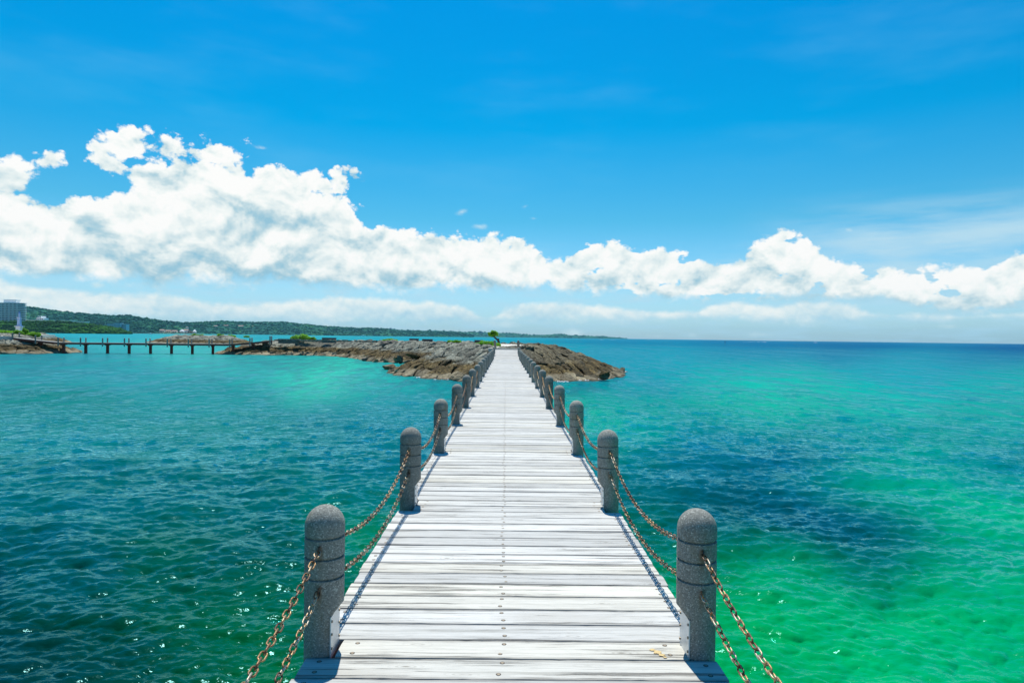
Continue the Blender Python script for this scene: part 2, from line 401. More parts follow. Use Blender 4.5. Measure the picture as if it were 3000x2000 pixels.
def mat_wood_far(name, dark, mid, light, s1=0.010, s2=0.09):
    m, t, p = material(name)
    g = t.node('ShaderNodeNewGeometry').outputs['Position']
    a = t.noise(t.map(g, (1, 1, 2.5)), s1, 5, 0.6); b = t.noise(g, s2, 5, 0.65)
    k = t.m('ADD', t.m('MULTIPLY', a, 0.55), t.m('MULTIPLY', b, 0.45))
    t.put(p.inputs['Base Color'], t.ramp(k, [(0.36, dark), (0.5, mid), (0.66, light)]))
    p.inputs['Roughness'].default_value = 0.95; p.inputs['Specular IOR Level'].default_value = 0.1
    t.put(p.inputs['Normal'], t.bump(b, 6.0, 0.8))
    return m
M_HILL = mat_wood_far('hill_forest', (0.003, 0.038, 0.036), (0.006, 0.075, 0.060), (0.05, 0.19, 0.065))  # forest green with the blue of distant haze mixed into the colours
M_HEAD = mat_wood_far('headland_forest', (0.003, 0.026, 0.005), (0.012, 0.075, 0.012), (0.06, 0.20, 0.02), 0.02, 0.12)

# ------------------------------------------------------------------ mesh helpers
class MB:
    def __init__(s): s.v = []; s.f = []; s.tone = []
    def add(s, vs, fs, tone=None):
        o = len(s.v); s.v.extend(vs); s.f.extend([tuple(i + o for i in f) for f in fs])
        if tone is not None: s.tone.extend([tone] * len(vs))
    def box(s, c, size, M=None, tone=None):
        cx, cy, cz = c; a, b, d = size[0] / 2, size[1] / 2, size[2] / 2
        vs = [(cx + x * a, cy + y * b, cz + z * d) for z in (-1, 1) for x, y in ((-1, -1), (1, -1), (1, 1), (-1, 1))]
        if M is not None: vs = [tuple(M @ Vector(v)) for v in vs]
        s.add(vs, [(3, 2, 1, 0), (4, 5, 6, 7), (0, 1, 5, 4), (1, 2, 6, 5), (2, 3, 7, 6), (3, 0, 4, 7)], tone)
    def prism(s, poly, z0, z1, tone=None):
        n = len(poly)
        vs = [(x, y, z0) for x, y in poly] + [(x, y, z1) for x, y in poly]
        s.add(vs, [tuple(range(n - 1, -1, -1)), tuple(range(n, 2 * n))] + [(i, (i + 1) % n, n + (i + 1) % n, n + i) for i in range(n)], tone)
    def tube(s, pts, rad, seg=6, closed=False, tone=None):
        pts = [Vector(p) for p in pts]; n = len(pts)
        rad = rad if isinstance(rad, (list, tuple)) else [rad] * n
        vs = []; up = None
        for i, p in enumerate(pts):
            a = pts[(i - 1) % n] if (closed or i > 0) else p; b = pts[(i + 1) % n] if (closed or i < n - 1) else p
            d = (b - a).normalized()
            if up is None:
                up = Vector((0, 0, 1)) if abs(d.z) < 0.9 else Vector((1, 0, 0))
            u = d.cross(up).normalized(); w = u.cross(d).normalized(); up = w
            for k in range(seg):
                an = 2 * math.pi * k / seg
                vs.append(tuple(p + (u * math.cos(an) + w * math.sin(an)) * rad[i]))
        fs = []
        for i in range(n if closed else n - 1):
            j = (i + 1) % n
            for k in range(seg):
                l = (k + 1) % seg
                fs.append((i * seg + k, i * seg + l, j * seg + l, j * seg + k))
        if not closed:
            fs.append(tuple(range(seg - 1, -1, -1))); fs.append(tuple((n - 1) * seg + k for k in range(seg)))
        s.add(vs, fs, tone)
    def mesh(s, name, mat, smooth=None):
        me = bpy.data.meshes.new(name); me.from_pydata(s.v, [], s.f)
        if s.tone and len(s.tone) == len(s.v):
            at = me.attributes.new('tone', 'FLOAT', 'POINT'); at.data.foreach_set('value', np.array(s.tone, dtype=np.float32))
        me.materials.append(mat)
        if smooth is not None:
            me.polygons.foreach_set('use_smooth', [True] * len(me.polygons))
            me.set_sharp_from_angle(angle=R(smooth))
        me.update()
        return me
    def build(s, name, mat, parent=None, smooth=None, loc=None, **tags):
        o = bpy.data.objects.new(name, s.mesh(name, mat, smooth)); COL.objects.link(o)
        if parent is not None: o.parent = parent
        if loc is not None: o.location = loc
        for k, v in tags.items(): o[k] = v
        return o
def put(name, me, parent=None, loc=(0, 0, 0), rot=None, scale=None, **tags):
    o = bpy.data.objects.new(name, me); COL.objects.link(o)
    if parent is not None: o.parent = parent
    o.location = loc
    if rot is not None: o.rotation_euler = rot
    if scale is not None: o.scale = scale
    for k, v in tags.items(): o[k] = v
    return o
def empty(name, loc=(0, 0, 0), rotz=0.0, **tags):
    o = bpy.data.objects.new(name, None); COL.objects.link(o); o.location = loc; o.rotation_euler = (0, 0, rotz)
    o.empty_display_size = 0.2
    for k, v in tags.items(): o[k] = v
    return o
def copy_tree(o, parent=None):
    c = o.copy(); COL.objects.link(c); c.parent = parent
    for ch in [x for x in o.children]: copy_tree(ch, c)
    return c
def fbm(x, y, z=0.0, o=4):
    return mnoise.fractal(Vector((x, y, z)), 0.9, 2.1, o)

# ------------------------------------------------------------------ sea
def wave_tile(N, L, kmin, kmax, slope_rms, seed, main=math.pi / 2, spread=2.0, power=3.2):
    r = np.random.default_rng(seed)
    k1 = np.fft.fftfreq(N, L / N) * 2 * np.pi
    kx, ky = np.meshgrid(k1, k1)
    k = np.hypot(kx, ky); k[0, 0] = 1e-6
    th = np.arctan2(ky, kx)
    P = np.exp(-(kmin / k) ** 2) * k ** (-power) * np.exp(-(k / kmax) ** 2)
    P *= np.abs(np.cos(th - main)) ** spread + 0.05
    P[0, 0] = 0
    h = np.sqrt(P) * (r.normal(size=k.shape) + 1j * r.normal(size=k.shape))
    H = np.fft.ifft2(h).real
    sx = np.fft.ifft2(1j * kx * np.fft.fft2(H)).real; sy = np.fft.ifft2(1j * ky * np.fft.fft2(H)).real
    c = slope_rms / math.sqrt((sx ** 2 + sy ** 2).mean())
    H = H * c; F = np.fft.fft2(H)
    Dx = np.fft.ifft2(-1j * kx / k * F).real; Dy = np.fft.ifft2(-1j * ky / k * F).real
    return H, Dx, Dy
def sample(T, L, x, y):
    N = T.shape[0]
    u = (x / L * N) % N; v = (y / L * N) % N
    i = np.floor(u).astype(int) % N; j = np.floor(v).astype(int) % N
    fu = u - np.floor(u); fv = v - np.floor(v)
    i2 = (i + 1) % N; j2 = (j + 1) % N
    return (T[j, i] * (1 - fu) + T[j, i2] * fu) * (1 - fv) + (T[j2, i] * (1 - fu) + T[j2, i2] * fu) * fv

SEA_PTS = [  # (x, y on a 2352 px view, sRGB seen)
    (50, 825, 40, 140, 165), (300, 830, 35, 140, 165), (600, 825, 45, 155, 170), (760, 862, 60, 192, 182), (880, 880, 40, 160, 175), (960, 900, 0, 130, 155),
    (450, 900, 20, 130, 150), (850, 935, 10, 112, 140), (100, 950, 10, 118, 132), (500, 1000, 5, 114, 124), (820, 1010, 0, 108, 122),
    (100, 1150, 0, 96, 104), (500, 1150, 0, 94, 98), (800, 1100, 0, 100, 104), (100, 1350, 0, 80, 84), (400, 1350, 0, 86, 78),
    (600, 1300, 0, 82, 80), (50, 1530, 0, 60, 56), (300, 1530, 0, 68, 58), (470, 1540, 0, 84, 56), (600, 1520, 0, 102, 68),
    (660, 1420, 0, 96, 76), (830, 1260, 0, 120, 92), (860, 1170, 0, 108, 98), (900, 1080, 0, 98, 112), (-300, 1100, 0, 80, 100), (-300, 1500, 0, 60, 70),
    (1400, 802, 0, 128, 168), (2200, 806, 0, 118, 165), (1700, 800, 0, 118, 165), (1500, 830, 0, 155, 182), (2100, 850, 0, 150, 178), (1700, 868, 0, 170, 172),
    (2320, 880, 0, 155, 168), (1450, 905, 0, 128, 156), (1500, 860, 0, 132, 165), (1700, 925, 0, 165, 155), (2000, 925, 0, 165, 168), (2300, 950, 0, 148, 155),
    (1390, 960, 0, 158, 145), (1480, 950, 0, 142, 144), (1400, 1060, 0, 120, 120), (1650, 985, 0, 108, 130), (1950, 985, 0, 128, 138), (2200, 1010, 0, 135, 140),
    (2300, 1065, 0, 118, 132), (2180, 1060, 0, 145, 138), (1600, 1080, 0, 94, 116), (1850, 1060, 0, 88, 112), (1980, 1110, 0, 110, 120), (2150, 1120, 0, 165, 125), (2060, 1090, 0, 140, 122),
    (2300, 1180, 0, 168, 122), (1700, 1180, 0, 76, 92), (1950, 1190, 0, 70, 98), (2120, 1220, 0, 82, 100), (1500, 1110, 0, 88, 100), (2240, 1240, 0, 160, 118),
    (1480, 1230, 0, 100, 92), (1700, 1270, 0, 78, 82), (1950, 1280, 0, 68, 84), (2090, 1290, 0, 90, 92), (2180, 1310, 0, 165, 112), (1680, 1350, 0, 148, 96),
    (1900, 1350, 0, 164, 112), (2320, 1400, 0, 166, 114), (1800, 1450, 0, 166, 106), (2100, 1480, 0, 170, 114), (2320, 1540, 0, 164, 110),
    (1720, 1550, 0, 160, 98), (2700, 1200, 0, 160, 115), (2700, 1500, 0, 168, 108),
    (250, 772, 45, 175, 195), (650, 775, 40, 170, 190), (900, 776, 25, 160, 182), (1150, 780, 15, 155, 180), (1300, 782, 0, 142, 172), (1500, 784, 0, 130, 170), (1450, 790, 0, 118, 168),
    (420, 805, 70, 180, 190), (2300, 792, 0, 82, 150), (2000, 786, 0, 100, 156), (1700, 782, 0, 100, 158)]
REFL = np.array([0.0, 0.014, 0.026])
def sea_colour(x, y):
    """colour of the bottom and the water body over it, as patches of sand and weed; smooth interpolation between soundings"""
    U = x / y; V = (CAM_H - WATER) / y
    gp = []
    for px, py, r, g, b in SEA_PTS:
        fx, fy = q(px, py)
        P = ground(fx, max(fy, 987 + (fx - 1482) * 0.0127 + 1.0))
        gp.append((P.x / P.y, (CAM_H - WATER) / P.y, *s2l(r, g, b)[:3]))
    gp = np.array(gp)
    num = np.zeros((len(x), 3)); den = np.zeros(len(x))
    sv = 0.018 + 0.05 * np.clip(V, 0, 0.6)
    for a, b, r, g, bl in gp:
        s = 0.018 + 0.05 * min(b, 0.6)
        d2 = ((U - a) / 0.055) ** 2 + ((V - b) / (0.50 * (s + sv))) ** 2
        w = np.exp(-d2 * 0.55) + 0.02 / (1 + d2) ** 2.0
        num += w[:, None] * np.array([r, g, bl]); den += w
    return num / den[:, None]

def mat_water():
    m, t, p = material('sea_water')
    at = t.node('ShaderNodeAttribute'); at.attribute_name = 'seabed'
    g = t.node('ShaderNodeNewGeometry').outputs['Position']
    nb = t.noise(t.map(g, (0.55, 0.35, 1)), 1.0, 5, 0.6)
    c = t.mix(t.ss(nb, 0.3, 0.7, 0.10, 0.0), at.outputs['Color'], (0.0, 0.05, 0.045, 1))
    D = t.node('ShaderNodeVectorMath', operation='LENGTH'); t.put(D.inputs[0], g); D = D.outputs['Value']
    w1 = t.noise(t.map(g, (1.5, 2.6, 1), rot=(0, 0, R(7))), 1.0, 4, 0.6, 0.2)
    w2 = t.noise(t.map(g, (6.0, 11.0, 1), rot=(0, 0, R(-12))), 1.0, 3, 0.6, 0.2)
    w3 = t.noise(t.map(g, (0.5, 0.7, 1), rot=(0, 0, R(14))), 1.0, 4, 0.65)
    h = t.m('ADD', t.m('MULTIPLY', w1, t.ss(D, 10, 40, 0.01, 0.26)), t.m('MULTIPLY', w2, 0.014))
    h = t.m('ADD', h, t.m('MULTIPLY', w3, t.ss(D, 22, 80, 0.0, 0.6)))
    # painted chop: noise streaks put wave glint and shade into reflection and colour
    q1 = t.noise(t.map(g, (1.7, 0.8, 1)), 1.0, 5, 0.7); q2 = t.noise(t.map(g, (0.95, 0.17, 1), rot=(0, 0, R(3))), 1.0, 5, 0.7); q3 = t.noise(t.map(g, (0.22, 0.018, 1)), 1.0, 5, 0.7)
    gq = t.mix(t.ss(D, 16, 50), q1, q2, 'FLOAT'); gq = t.mix(t.ss(D, 90, 260), gq, q3, 'FLOAT')
    painted_chop = t.ss(gq, 0.36, 0.64, 0.0, 1.0)
    c = t.mix(1.0, c, t.xyz(1.0, t.m('MULTIPLY_ADD', painted_chop, t.ss(D, 15, 50, -0.12, -0.34), 1.10), t.m('MULTIPLY_ADD', painted_chop, t.ss(D, 15, 50, -0.10, -0.26), 1.08)), blend='MULTIPLY')
    nrm = t.bump(h, 1.0, 1.0)
    df = t.node('ShaderNodeBsdfDiffuse'); t.put(df.inputs['Color'], c); t.put(df.inputs['Normal'], nrm)
    gl = t.node('ShaderNodeBsdfGlossy'); gl.inputs['Color'].default_value = (0.36, 0.88, 0.95, 1); gl.inputs['Roughness'].default_value = 0.10; t.put(gl.inputs['Normal'], nrm)
    fr = t.node('ShaderNodeFresnel'); fr.inputs['IOR'].default_value = 1.333; t.put(fr.inputs['Normal'], nrm)
    mx = t.node('ShaderNodeMixShader'); t.put(mx.inputs[0], t.m('MULTIPLY', fr.outputs[0], t.m('MULTIPLY', t.m('MULTIPLY_ADD', painted_chop, t.ss(D, 10, 40, 0.4, 1.0), t.ss(D, 10, 40, 0.80, 0.30)), t.ss(D, 60, 500, 1.05, 0.36)))); t.l.new(df.outputs[0], mx.inputs[1]); t.l.new(gl.outputs[0], mx.inputs[2])
    t.n.remove(p)
    for o in t.n:
        if o.type == 'OUTPUT_MATERIAL': t.l.new(mx.outputs[0], o.inputs[0])
    return m
M_WATER = mat_water()

def sea():
    na, nr = 1080, 660
    a_in = np.linspace(-46, 46, na - 80)
    a_out = np.concatenate([np.linspace(-180, -47, 40), np.linspace(47, 180, 40)])
    ang = np.radians(np.concatenate([a_out[:40], a_in, a_out[40:]]))
    inv = np.linspace(1 / 4.0, 1 / 330.0, nr - 26)
    rr = np.concatenate([[0.3, 1.5, 3.0], 1 / inv, 330 * (8000 / 330) ** (np.arange(1, 24) / 23)])
    rad, an = np.meshgrid(rr, ang, indexing='ij')
    X = (rad * np.sin(an)).ravel(); Y = (rad * np.cos(an)).ravel(); D = rad.ravel()
    Z = np.zeros_like(X); DX = np.zeros_like(X); DY = np.zeros_like(X)
    T = [(wave_tile(1024, 21.0, 8.5, 60, 0.30, 1, R(98), 2.0, 2.8), 21.0, R(0), 15, 44),
         (wave_tile(512, 37.0, 3.6, 22, 0.13, 2, R(80), 2.5), 37.0, R(23), 34, 95),
         (wave_tile(256, 71.0, 1.3, 4.5, 0.06, 3, R(90), 2.0), 71.0, R(-31), 70, 230)]
    for (H, dx, dy), L, rot, f0, f1 in T:
        cr, sr = math.cos(rot), math.sin(rot)
        xr = X * cr + Y * sr; yr = -X * sr + Y * cr
        fade = np.clip((f1 - D) / (f1 - f0), 0, 1)
        Z += sample(H, L, xr, yr) * fade
        ax = sample(dx, L, xr, yr) * fade; ay = sample(dy, L, xr, yr) * fade
        DX += (ax * cr - ay * sr) * 0.85; DY += (ax * sr + ay * cr) * 0.85
    co = np.stack([X + DX, Y + DY, WATER + Z], 1)
    nrow, ncol = rad.shape
    i = np.arange(nrow - 1)[:, None] * ncol + np.arange(ncol - 1)[None, :]
    fs = np.stack([i, i + ncol, i + ncol + 1, i + 1], -1).reshape(-1, 4)[:, ::-1]
    me = bpy.data.meshes.new('sea')
    me.vertices.add(len(co)); me.vertices.foreach_set('co', co.ravel())
    me.loops.add(fs.size); me.loops.foreach_set('vertex_index', fs.ravel().astype(np.int32))
    me.polygons.add(len(fs)); me.polygons.foreach_set('loop_start', np.arange(0, fs.size, 4, dtype=np.int32))
    me.update(calc_edges=True)
    me.polygons.foreach_set('use_smooth', np.ones(len(fs), dtype=bool))
    # seabed patches, edges wandering with a warp
    Hn = wave_tile(512, 60.0, 0.25, 3.0, 1.0, 9, 0, 0.0, 3.0)[0]; Hn /= Hn.std()
    Hm = wave_tile(512, 60.0, 0.25, 3.0, 1.0, 19, 0, 0.0, 3.0)[0]; Hm /= Hm.std()
    Yp = np.maximum(Y, 1.5)
    sc = 0.25 + 0.03 * np.minimum(D, 400)
    wx = sample(Hn, 60.0, X / sc * 0.6, Yp / sc * 0.6) * sc * 0.45; wy = sample(Hm, 60.0, X / sc * 0.6, Yp / sc * 0.6) * sc * 0.9
    colr = np.zeros((len(X), 3)); front = Y > 0.5
    Xc = np.clip(X / Yp, -1.3, 1.3) * Yp
    c = sea_colour(Xc + wx, np.maximum(Yp + wy, 1.5))
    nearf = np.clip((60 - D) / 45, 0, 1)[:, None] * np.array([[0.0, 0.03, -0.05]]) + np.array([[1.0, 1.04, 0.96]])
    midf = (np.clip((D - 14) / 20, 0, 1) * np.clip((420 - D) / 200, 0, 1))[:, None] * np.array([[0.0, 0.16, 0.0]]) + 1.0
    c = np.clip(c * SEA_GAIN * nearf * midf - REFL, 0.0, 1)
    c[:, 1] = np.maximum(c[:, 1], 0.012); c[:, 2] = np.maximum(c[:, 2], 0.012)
    at = me.color_attributes.new('seabed', 'FLOAT_COLOR', 'POINT')
    at.data.foreach_set('color', np.concatenate([c, np.ones((len(c), 1))], 1).ravel().astype(np.float32))
    me.materials.append(M_WATER)
    o = put('sea', me, kind='structure')
SEA_GAIN = 0.70
sea()

# ------------------------------------------------------------------ rocky islets
def seg_dist(P, poly):
    """signed distance to a polygon, positive inside"""
    P = np.asarray(P, float); n = len(poly)
    dmin = np.full(len(P), 1e9); inside = np.zeros(len(P), bool)
    for i in range(n):
        a = np.array(poly[i]); b = np.array(poly[(i + 1) % n]); ab = b - a
        t = np.clip(((P - a) @ ab) / (ab @ ab), 0, 1)
        d = np.hypot(*(P - (a + t[:, None] * ab)).T); dmin = np.minimum(dmin, d)
        c = ((a[1] > P[:, 1]) != (b[1] > P[:, 1]))
        with np.errstate(divide='ignore', invalid='ignore'):
            xi = (b[0] - a[0]) * (P[:, 1] - a[1]) / (b[1] - a[1] + 1e-12) + a[0]
        inside ^= c & (P[:, 0] < xi)
    return np.where(inside, dmin, -dmin)
def clip_poly(poly, mx, my, nx, ny):
    out = []
    for i in range(len(poly)):
        a = poly[i]; b = poly[(i + 1) % len(poly)]
        da = (a[0] - mx) * nx + (a[1] - my) * ny; db = (b[0] - mx) * nx + (b[1] - my) * ny
        if da <= 0: out.append(a)
        if (da < 0) != (db < 0) and da != db:
            t = da / (da - db); out.append((a[0] + (b[0] - a[0]) * t, a[1] + (b[1] - a[1]) * t))
    return out
def voronoi_cells(pts, stretch, ang, rmax):
    """cells in a stretched frame so stones come out longer along one direction"""
    c, s = math.cos(ang), math.sin(ang)
    Pt = np.stack([(pts[:, 0] * c + pts[:, 1] * s) / stretch, -pts[:, 0] * s + pts[:, 1] * c], 1)
    cells = []
    for i in range(len(Pt)):
        d = np.hypot(*(Pt - Pt[i]).T); nb = np.argsort(d)[1:15]
        poly = [(Pt[i][0] + rmax * math.cos(k * math.pi / 6), Pt[i][1] + rmax * math.sin(k * math.pi / 6)) for k in range(12)]
        for j in nb:
            if d[j] > 2 * rmax: break
            mx, my = (Pt[i] + Pt[j]) / 2; nx, ny = (Pt[j] - Pt[i]) / d[j]
            poly = clip_poly(poly, mx, my, nx, ny)
            if len(poly) < 3: break
        if len(poly) < 3: cells.append(None); continue
        cells.append([((p[0] * stretch) * c - p[1] * s, (p[0] * stretch) * s + p[1] * c) for p in poly])
    return cells
class Islet:
    def __init__(s, poly, top, run, jag=0.35):
        s.poly = poly; s.top = top; s.run = run; s.jag = jag
    def h(s, x, y):
        d = seg_dist(np.array([[x, y]]), s.poly)[0]
        return s.hd(d, x, y)
    def hd(s, d, x, y):
        t = d / s.run
        if t < 0: return WATER + t * s.run * 0.38
        t = min(t, 1.0)
        z = WATER + (s.top - WATER) * (t * (1.12 - 0.12 * t) if t < 1 else 1.0)
        return min(z, s.top)
    def terrain(s, name, res, **tags):
        P = np.array(s.poly); lo = P.min(0) - 4; hi = P.max(0) + 4
        nx = int((hi[0] - lo[0]) / res) + 1; ny = int((hi[1] - lo[1]) / res) + 1
        gx, gy = np.meshgrid(np.linspace(lo[0], hi[0], nx), np.linspace(lo[1], hi[1], ny))
        d = seg_dist(np.stack([gx.ravel(), gy.ravel()], 1), s.poly)
        mb = MB()
        zs = [s.hd(dd, 0, 0) - (0.20 if dd < s.run else 0.05) + 0.10 * fbm(x * 0.8, y * 0.8) * (1 if dd < s.run * 0.95 else 0.1) for dd, x, y in zip(d, gx.ravel(), gy.ravel())]
        vs = list(zip(gx.ravel().tolist(), gy.ravel().tolist(), zs))
        fs = []
        for j in range(ny - 1):
            for i in range(nx - 1):
                k = j * nx + i
                if max(d[k], d[k + 1], d[k + nx], d[k + nx + 1]) > -3: fs.append((k, k + 1, k + nx + 1, k + nx))
        mb.add(vs, fs, 0.15)
        s.ob = mb.build(name, M_ROCK, None, 60, kind='structure', **tags)
        return s.ob
    def field(s, region, spacing, stretch, ang, seed, extra_d=0.8):
        r = np.random.default_rng(seed)
        P = np.array(s.poly); lo = P.min(0); hi_ = P.max(0)
        pts = []
        nxs = int((hi_[0] - lo[0]) / (spacing * stretch)) + 2; nys = int((hi_[1] - lo[1]) / spacing) + 2
        diag = math.hypot(*(hi_ - lo)); cx, cy = (lo + hi_) / 2
        c, sn = math.cos(ang), math.sin(ang)
        nu = int(diag / (spacing * stretch)) + 2; nv = int(diag / spacing) + 2
        for i in range(-nu // 2, nu // 2 + 1):
            for j in range(-nv // 2, nv // 2 + 1):
                u = (i + 0.5 * (j % 2) + r.uniform(-0.36, 0.36)) * spacing * stretch; v = (j + r.uniform(-0.34, 0.34)) * spacing
                pts.append((cx + u * c - v * sn, cy + u * sn + v * c))
        pts = np.array(pts)
        d = seg_dist(pts, s.poly)
        keep = (d > -0.25) & (d < s.run + extra_d) & np.array([region(x, y) for x, y in pts])
        pts = pts[keep]; d = d[keep]
        cells = voronoi_cells(pts, stretch, ang, spacing * 0.95)
        return [(float(np.hypot(*p)), c_) for p, c_ in zip(pts, cells) if c_ is not None]
    def stones(s, fields, cap, seed, hi=12):
        r = np.random.default_rng(seed + 77)
        cells = sorted([c for f in fields for c in f], key=lambda c: c[0])
        mass = MB(); n_ind = 0
        for _, cell in cells:
            mb = MB() if n_ind < cap else mass
            cx0, cy0 = float(np.mean([p[0] for p in cell])), float(np.mean([p[1] for p in cell]))
            # resample outline, rounder corners, ragged
            m = len(cell); ring = []
            for i in range(m):
                a = cell[i]; b = cell[(i + 1) % m]; L = math.hypot(b[0] - a[0], b[1] - a[1])
                if L < 0.05: continue
                for tt in ((0.12, 0.5, 0.88) if L > 0.45 else (0.3, 0.7)):
                    ring.append((a[0] + (b[0] - a[0]) * tt, a[1] + (b[1] - a[1]) * tt))
            if len(ring) < 5: continue
            rot_t = r.normal(0, 0.11), r.normal(0.03, 0.11); lift = r.normal(0, 0.045); tone = float(np.clip(r.normal(0.5, 0.25), 0, 1))
            thick = r.uniform(0.06, 0.22)
            layers = [(0.98, -0.45), (0.96, -0.05), (0.90, 0.5), (0.74, 0.85), (0.40, 1.0)]
            if hi < 10: layers = [(0.97, -0.4), (0.92, 0.3), (0.66, 0.95)]
            vs = []; nrg = len(ring)
            for k, (sc, hz) in enumerate(layers):
                for (x, y) in ring:
                    xx = cx0 + (x - cx0) * sc; yy = cy0 + (y - cy0) * sc
                    if k:
                        j = 0.09 * (1 if k < 4 else 0.6)
                        xx += fbm(xx * 2.3, yy * 2.3, k) * j; yy += fbm(xx * 2.3, yy * 2.3, k + 9) * j
                    vs.append((xx, yy, hz * thick + (xx - cx0) * rot_t[0] + (yy - cy0) * rot_t[1] + lift + 0.10 * fbm(xx * 1.9, yy * 1.9, 3.3 + k * 0.2)))
            dd = seg_dist(np.array([(v[0], v[1]) for v in vs] + [(cx0, cy0)]), s.poly)
            vs = [(v[0], v[1], v[2] + s.hd(q_, v[0], v[1])) for v, q_ in zip(vs, dd)]
            vs.append((cx0, cy0, s.hd(dd[-1], cx0, cy0) + thick * 1.0 + lift + 0.05 * r.normal()))
            fs = []
            for k in range(len(layers) - 1):
                for i in range(nrg):
                    i2 = (i + 1) % nrg
                    fs.append((k * nrg + i, k * nrg + i2, (k + 1) * nrg + i2, (k + 1) * nrg + i))
            kk = (len(layers) - 1) * nrg
            for i in range(nrg): fs.append((kk + i, kk + (i + 1) % nrg, len(vs) - 1))
            mb.add(vs, fs, tone)
            if n_ind < cap:
                mb.build('stone', M_ROCK, s.ob, 50); n_ind += 1
        if mass.v: mass.build('stone_facing', M_ROCK, s.ob, 50, kind='stuff')

main_poly = [(6.2, 51.5), (4.4, 50.2), (2.0, 49.2), (-0.5, 48.8), (-3.2, 49.0), (-4.9, 50.4), (-6.9, 52.8), (-8.8, 54.8), (-10.0, 58.4), (-10.2, 62), (-9.9, 66),
             (-10.2, 72), (-11.2, 79), (-15, 82.5), (-17, 85), (-20, 92), (-24.5, 101), (-29.4, 104.8), (-34, 104.3), (-39, 103.2), (-43.8, 105.6),
             (-47, 109.5), (-44, 115), (-38, 121), (-24, 121), (-12, 114), (-2, 106), (3.0, 98), (7.2, 92), (8.9, 84), (9.9, 76), (10.8, 70), (11.2, 67), (11.0, 64.5), (10.2, 60), (9.0, 56), (7.7, 53.2)]
main = Islet(main_poly, 0.66, 6.2)
main.terrain('rocky_islet', 0.8, label='rocky islet that the wooden pier leads to')
main.stones([main.field(lambda x, y: x < 0.1 and y < 108 + 0.0 * x and y + 0.2 * x < 106, 0.74, 1.55, R(58), 4),
             main.field(lambda x, y: x >= 0.1 and y < 96, 0.74, 1.6, R(118), 5)], 300, 4)

lx = lambda px, Y: (px - 1482) / 2000 * Y
left_poly = [(-100, 89), (-85, 91.5), (-75, 92.5), (-69, 93.2), (-65.9, 97), (-64.8, 101.5), (-65.6, 106), (-69, 110), (-78, 119), (-92, 140), (-104, 158),
             (-130, 205), (lx(192, 262), 262), (-190, 285), (-230, 270), (-230, 150), (-160, 92)]
left = Islet(left_poly, 0.72, 6.5)
left.terrain('rocky_breakwater', 1.3, label='rocky breakwater with white tower at the left edge')
left.stones([left.field(lambda x, y: x > -92 and y < 128 or (x > -0.62 * y - 14 and y < 285), 0.9, 1.5, R(8), 6)], 200, 6, hi=8)

back_poly = [(lx(433, 218), 218), (-103, 206), (-92, 198), (-81, 197), (-76, 204), (-78, 214), (-84, 228), (-100, 240), (-118, 236)]
back = Islet(back_poly, 0.72, 8.0)
back.terrain('far_islet', 1.3, label='low rocky islet behind the far footbridge')
back.stones([back.field(lambda x, y: y < 226, 1.2, 1.5, R(-5), 8)], 60, 8, hi=8)

# concrete paths on top (slabs with real thickness)
def slab(name, poly, z0, z1, mat, **tags):
    mb = MB(); mb.prism(poly, z0, z1); return mb.build(name, mat, None, None, kind='structure', **tags)
slab('path', [(-1.35, 54.0), (1.12, 54.0), (1.9, 66), (3.7, 80), (1.2, 87.5), (-4.5, 96), (-12.5, 106), (-25, 113.2), (-36.3, 113.5), (-36.3, 111.0), (-26.5, 110.8), (-15.5, 103),
              (-6.8, 92), (-3.4, 80), (-2.0, 66)], 0.4, 0.69, M_PATH)
slab('path', [(-71.9, 96.6), (-70.9, 98.9), (-75, 104), (-90, 128), (-105, 160), (-122, 160), (-108, 122), (-95, 97), (-84, 92.8), (-76, 94.6)], 0.3, 0.80, M_PATH)

# loose rubble along the edges of the islet top
def rubble(parent, spots, n, size, seed, name='rubble'):
    r = random.Random(seed); mb = MB()
    for i in range(n):
        (x, y, w, z) = spots(r)
        s_ = size * r.uniform(0.5, 1.5) * w
        bm_v = []
        for k in range(8):
            vx = ((k & 1) * 2 - 1) * s_ * r.uniform(0.6, 1.1); vy = ((k >> 1 & 1) * 2 - 1) * s_ * r.uniform(0.6, 1.1); vz = ((k >> 2) * 2 - 1) * s_ * r.uniform(0.4, 0.9)
            bm_v.append((x + vx, y + vy, z + s_ * 0.35 + vz))
        mb.add(bm_v, [(0, 2, 3, 1), (4, 5, 7, 6), (0, 1, 5, 4), (1, 3, 7, 5), (3, 2, 6, 7), (2, 0, 4, 6)], r.uniform(0.2, 1.0))
    mb.build(name, M_ROCK, parent, None, kind='stuff')
edgeL = [(-1.6, 56), (-3.0, 66), (-4.6, 80), (-9, 89.5), (-17.5, 98), (-28, 105.4), (-36, 107)]
edgeR = [(1.5, 56), (2.3, 66), (4.0, 80)]
edgeB = [(3.7, 81), (1.0, 88.3), (-5, 97), (-13.5, 104.5), (-25.5, 111), (-36, 111.8)]
def edge_spots(r):
    E_ = r.choice([edgeL, edgeL, edgeR, edgeR, edgeB]); i = r.randrange(len(E_) - 1); t = r.random()
    a, b = E_[i], E_[i + 1]
    return (a[0] + (b[0] - a[0]) * t + r.gauss(0, 0.35), a[1] + (b[1] - a[1]) * t + r.gauss(0, 0.5), 1, 0.64)
rubble(main.ob, edge_spots, 1500, 0.12, 3)

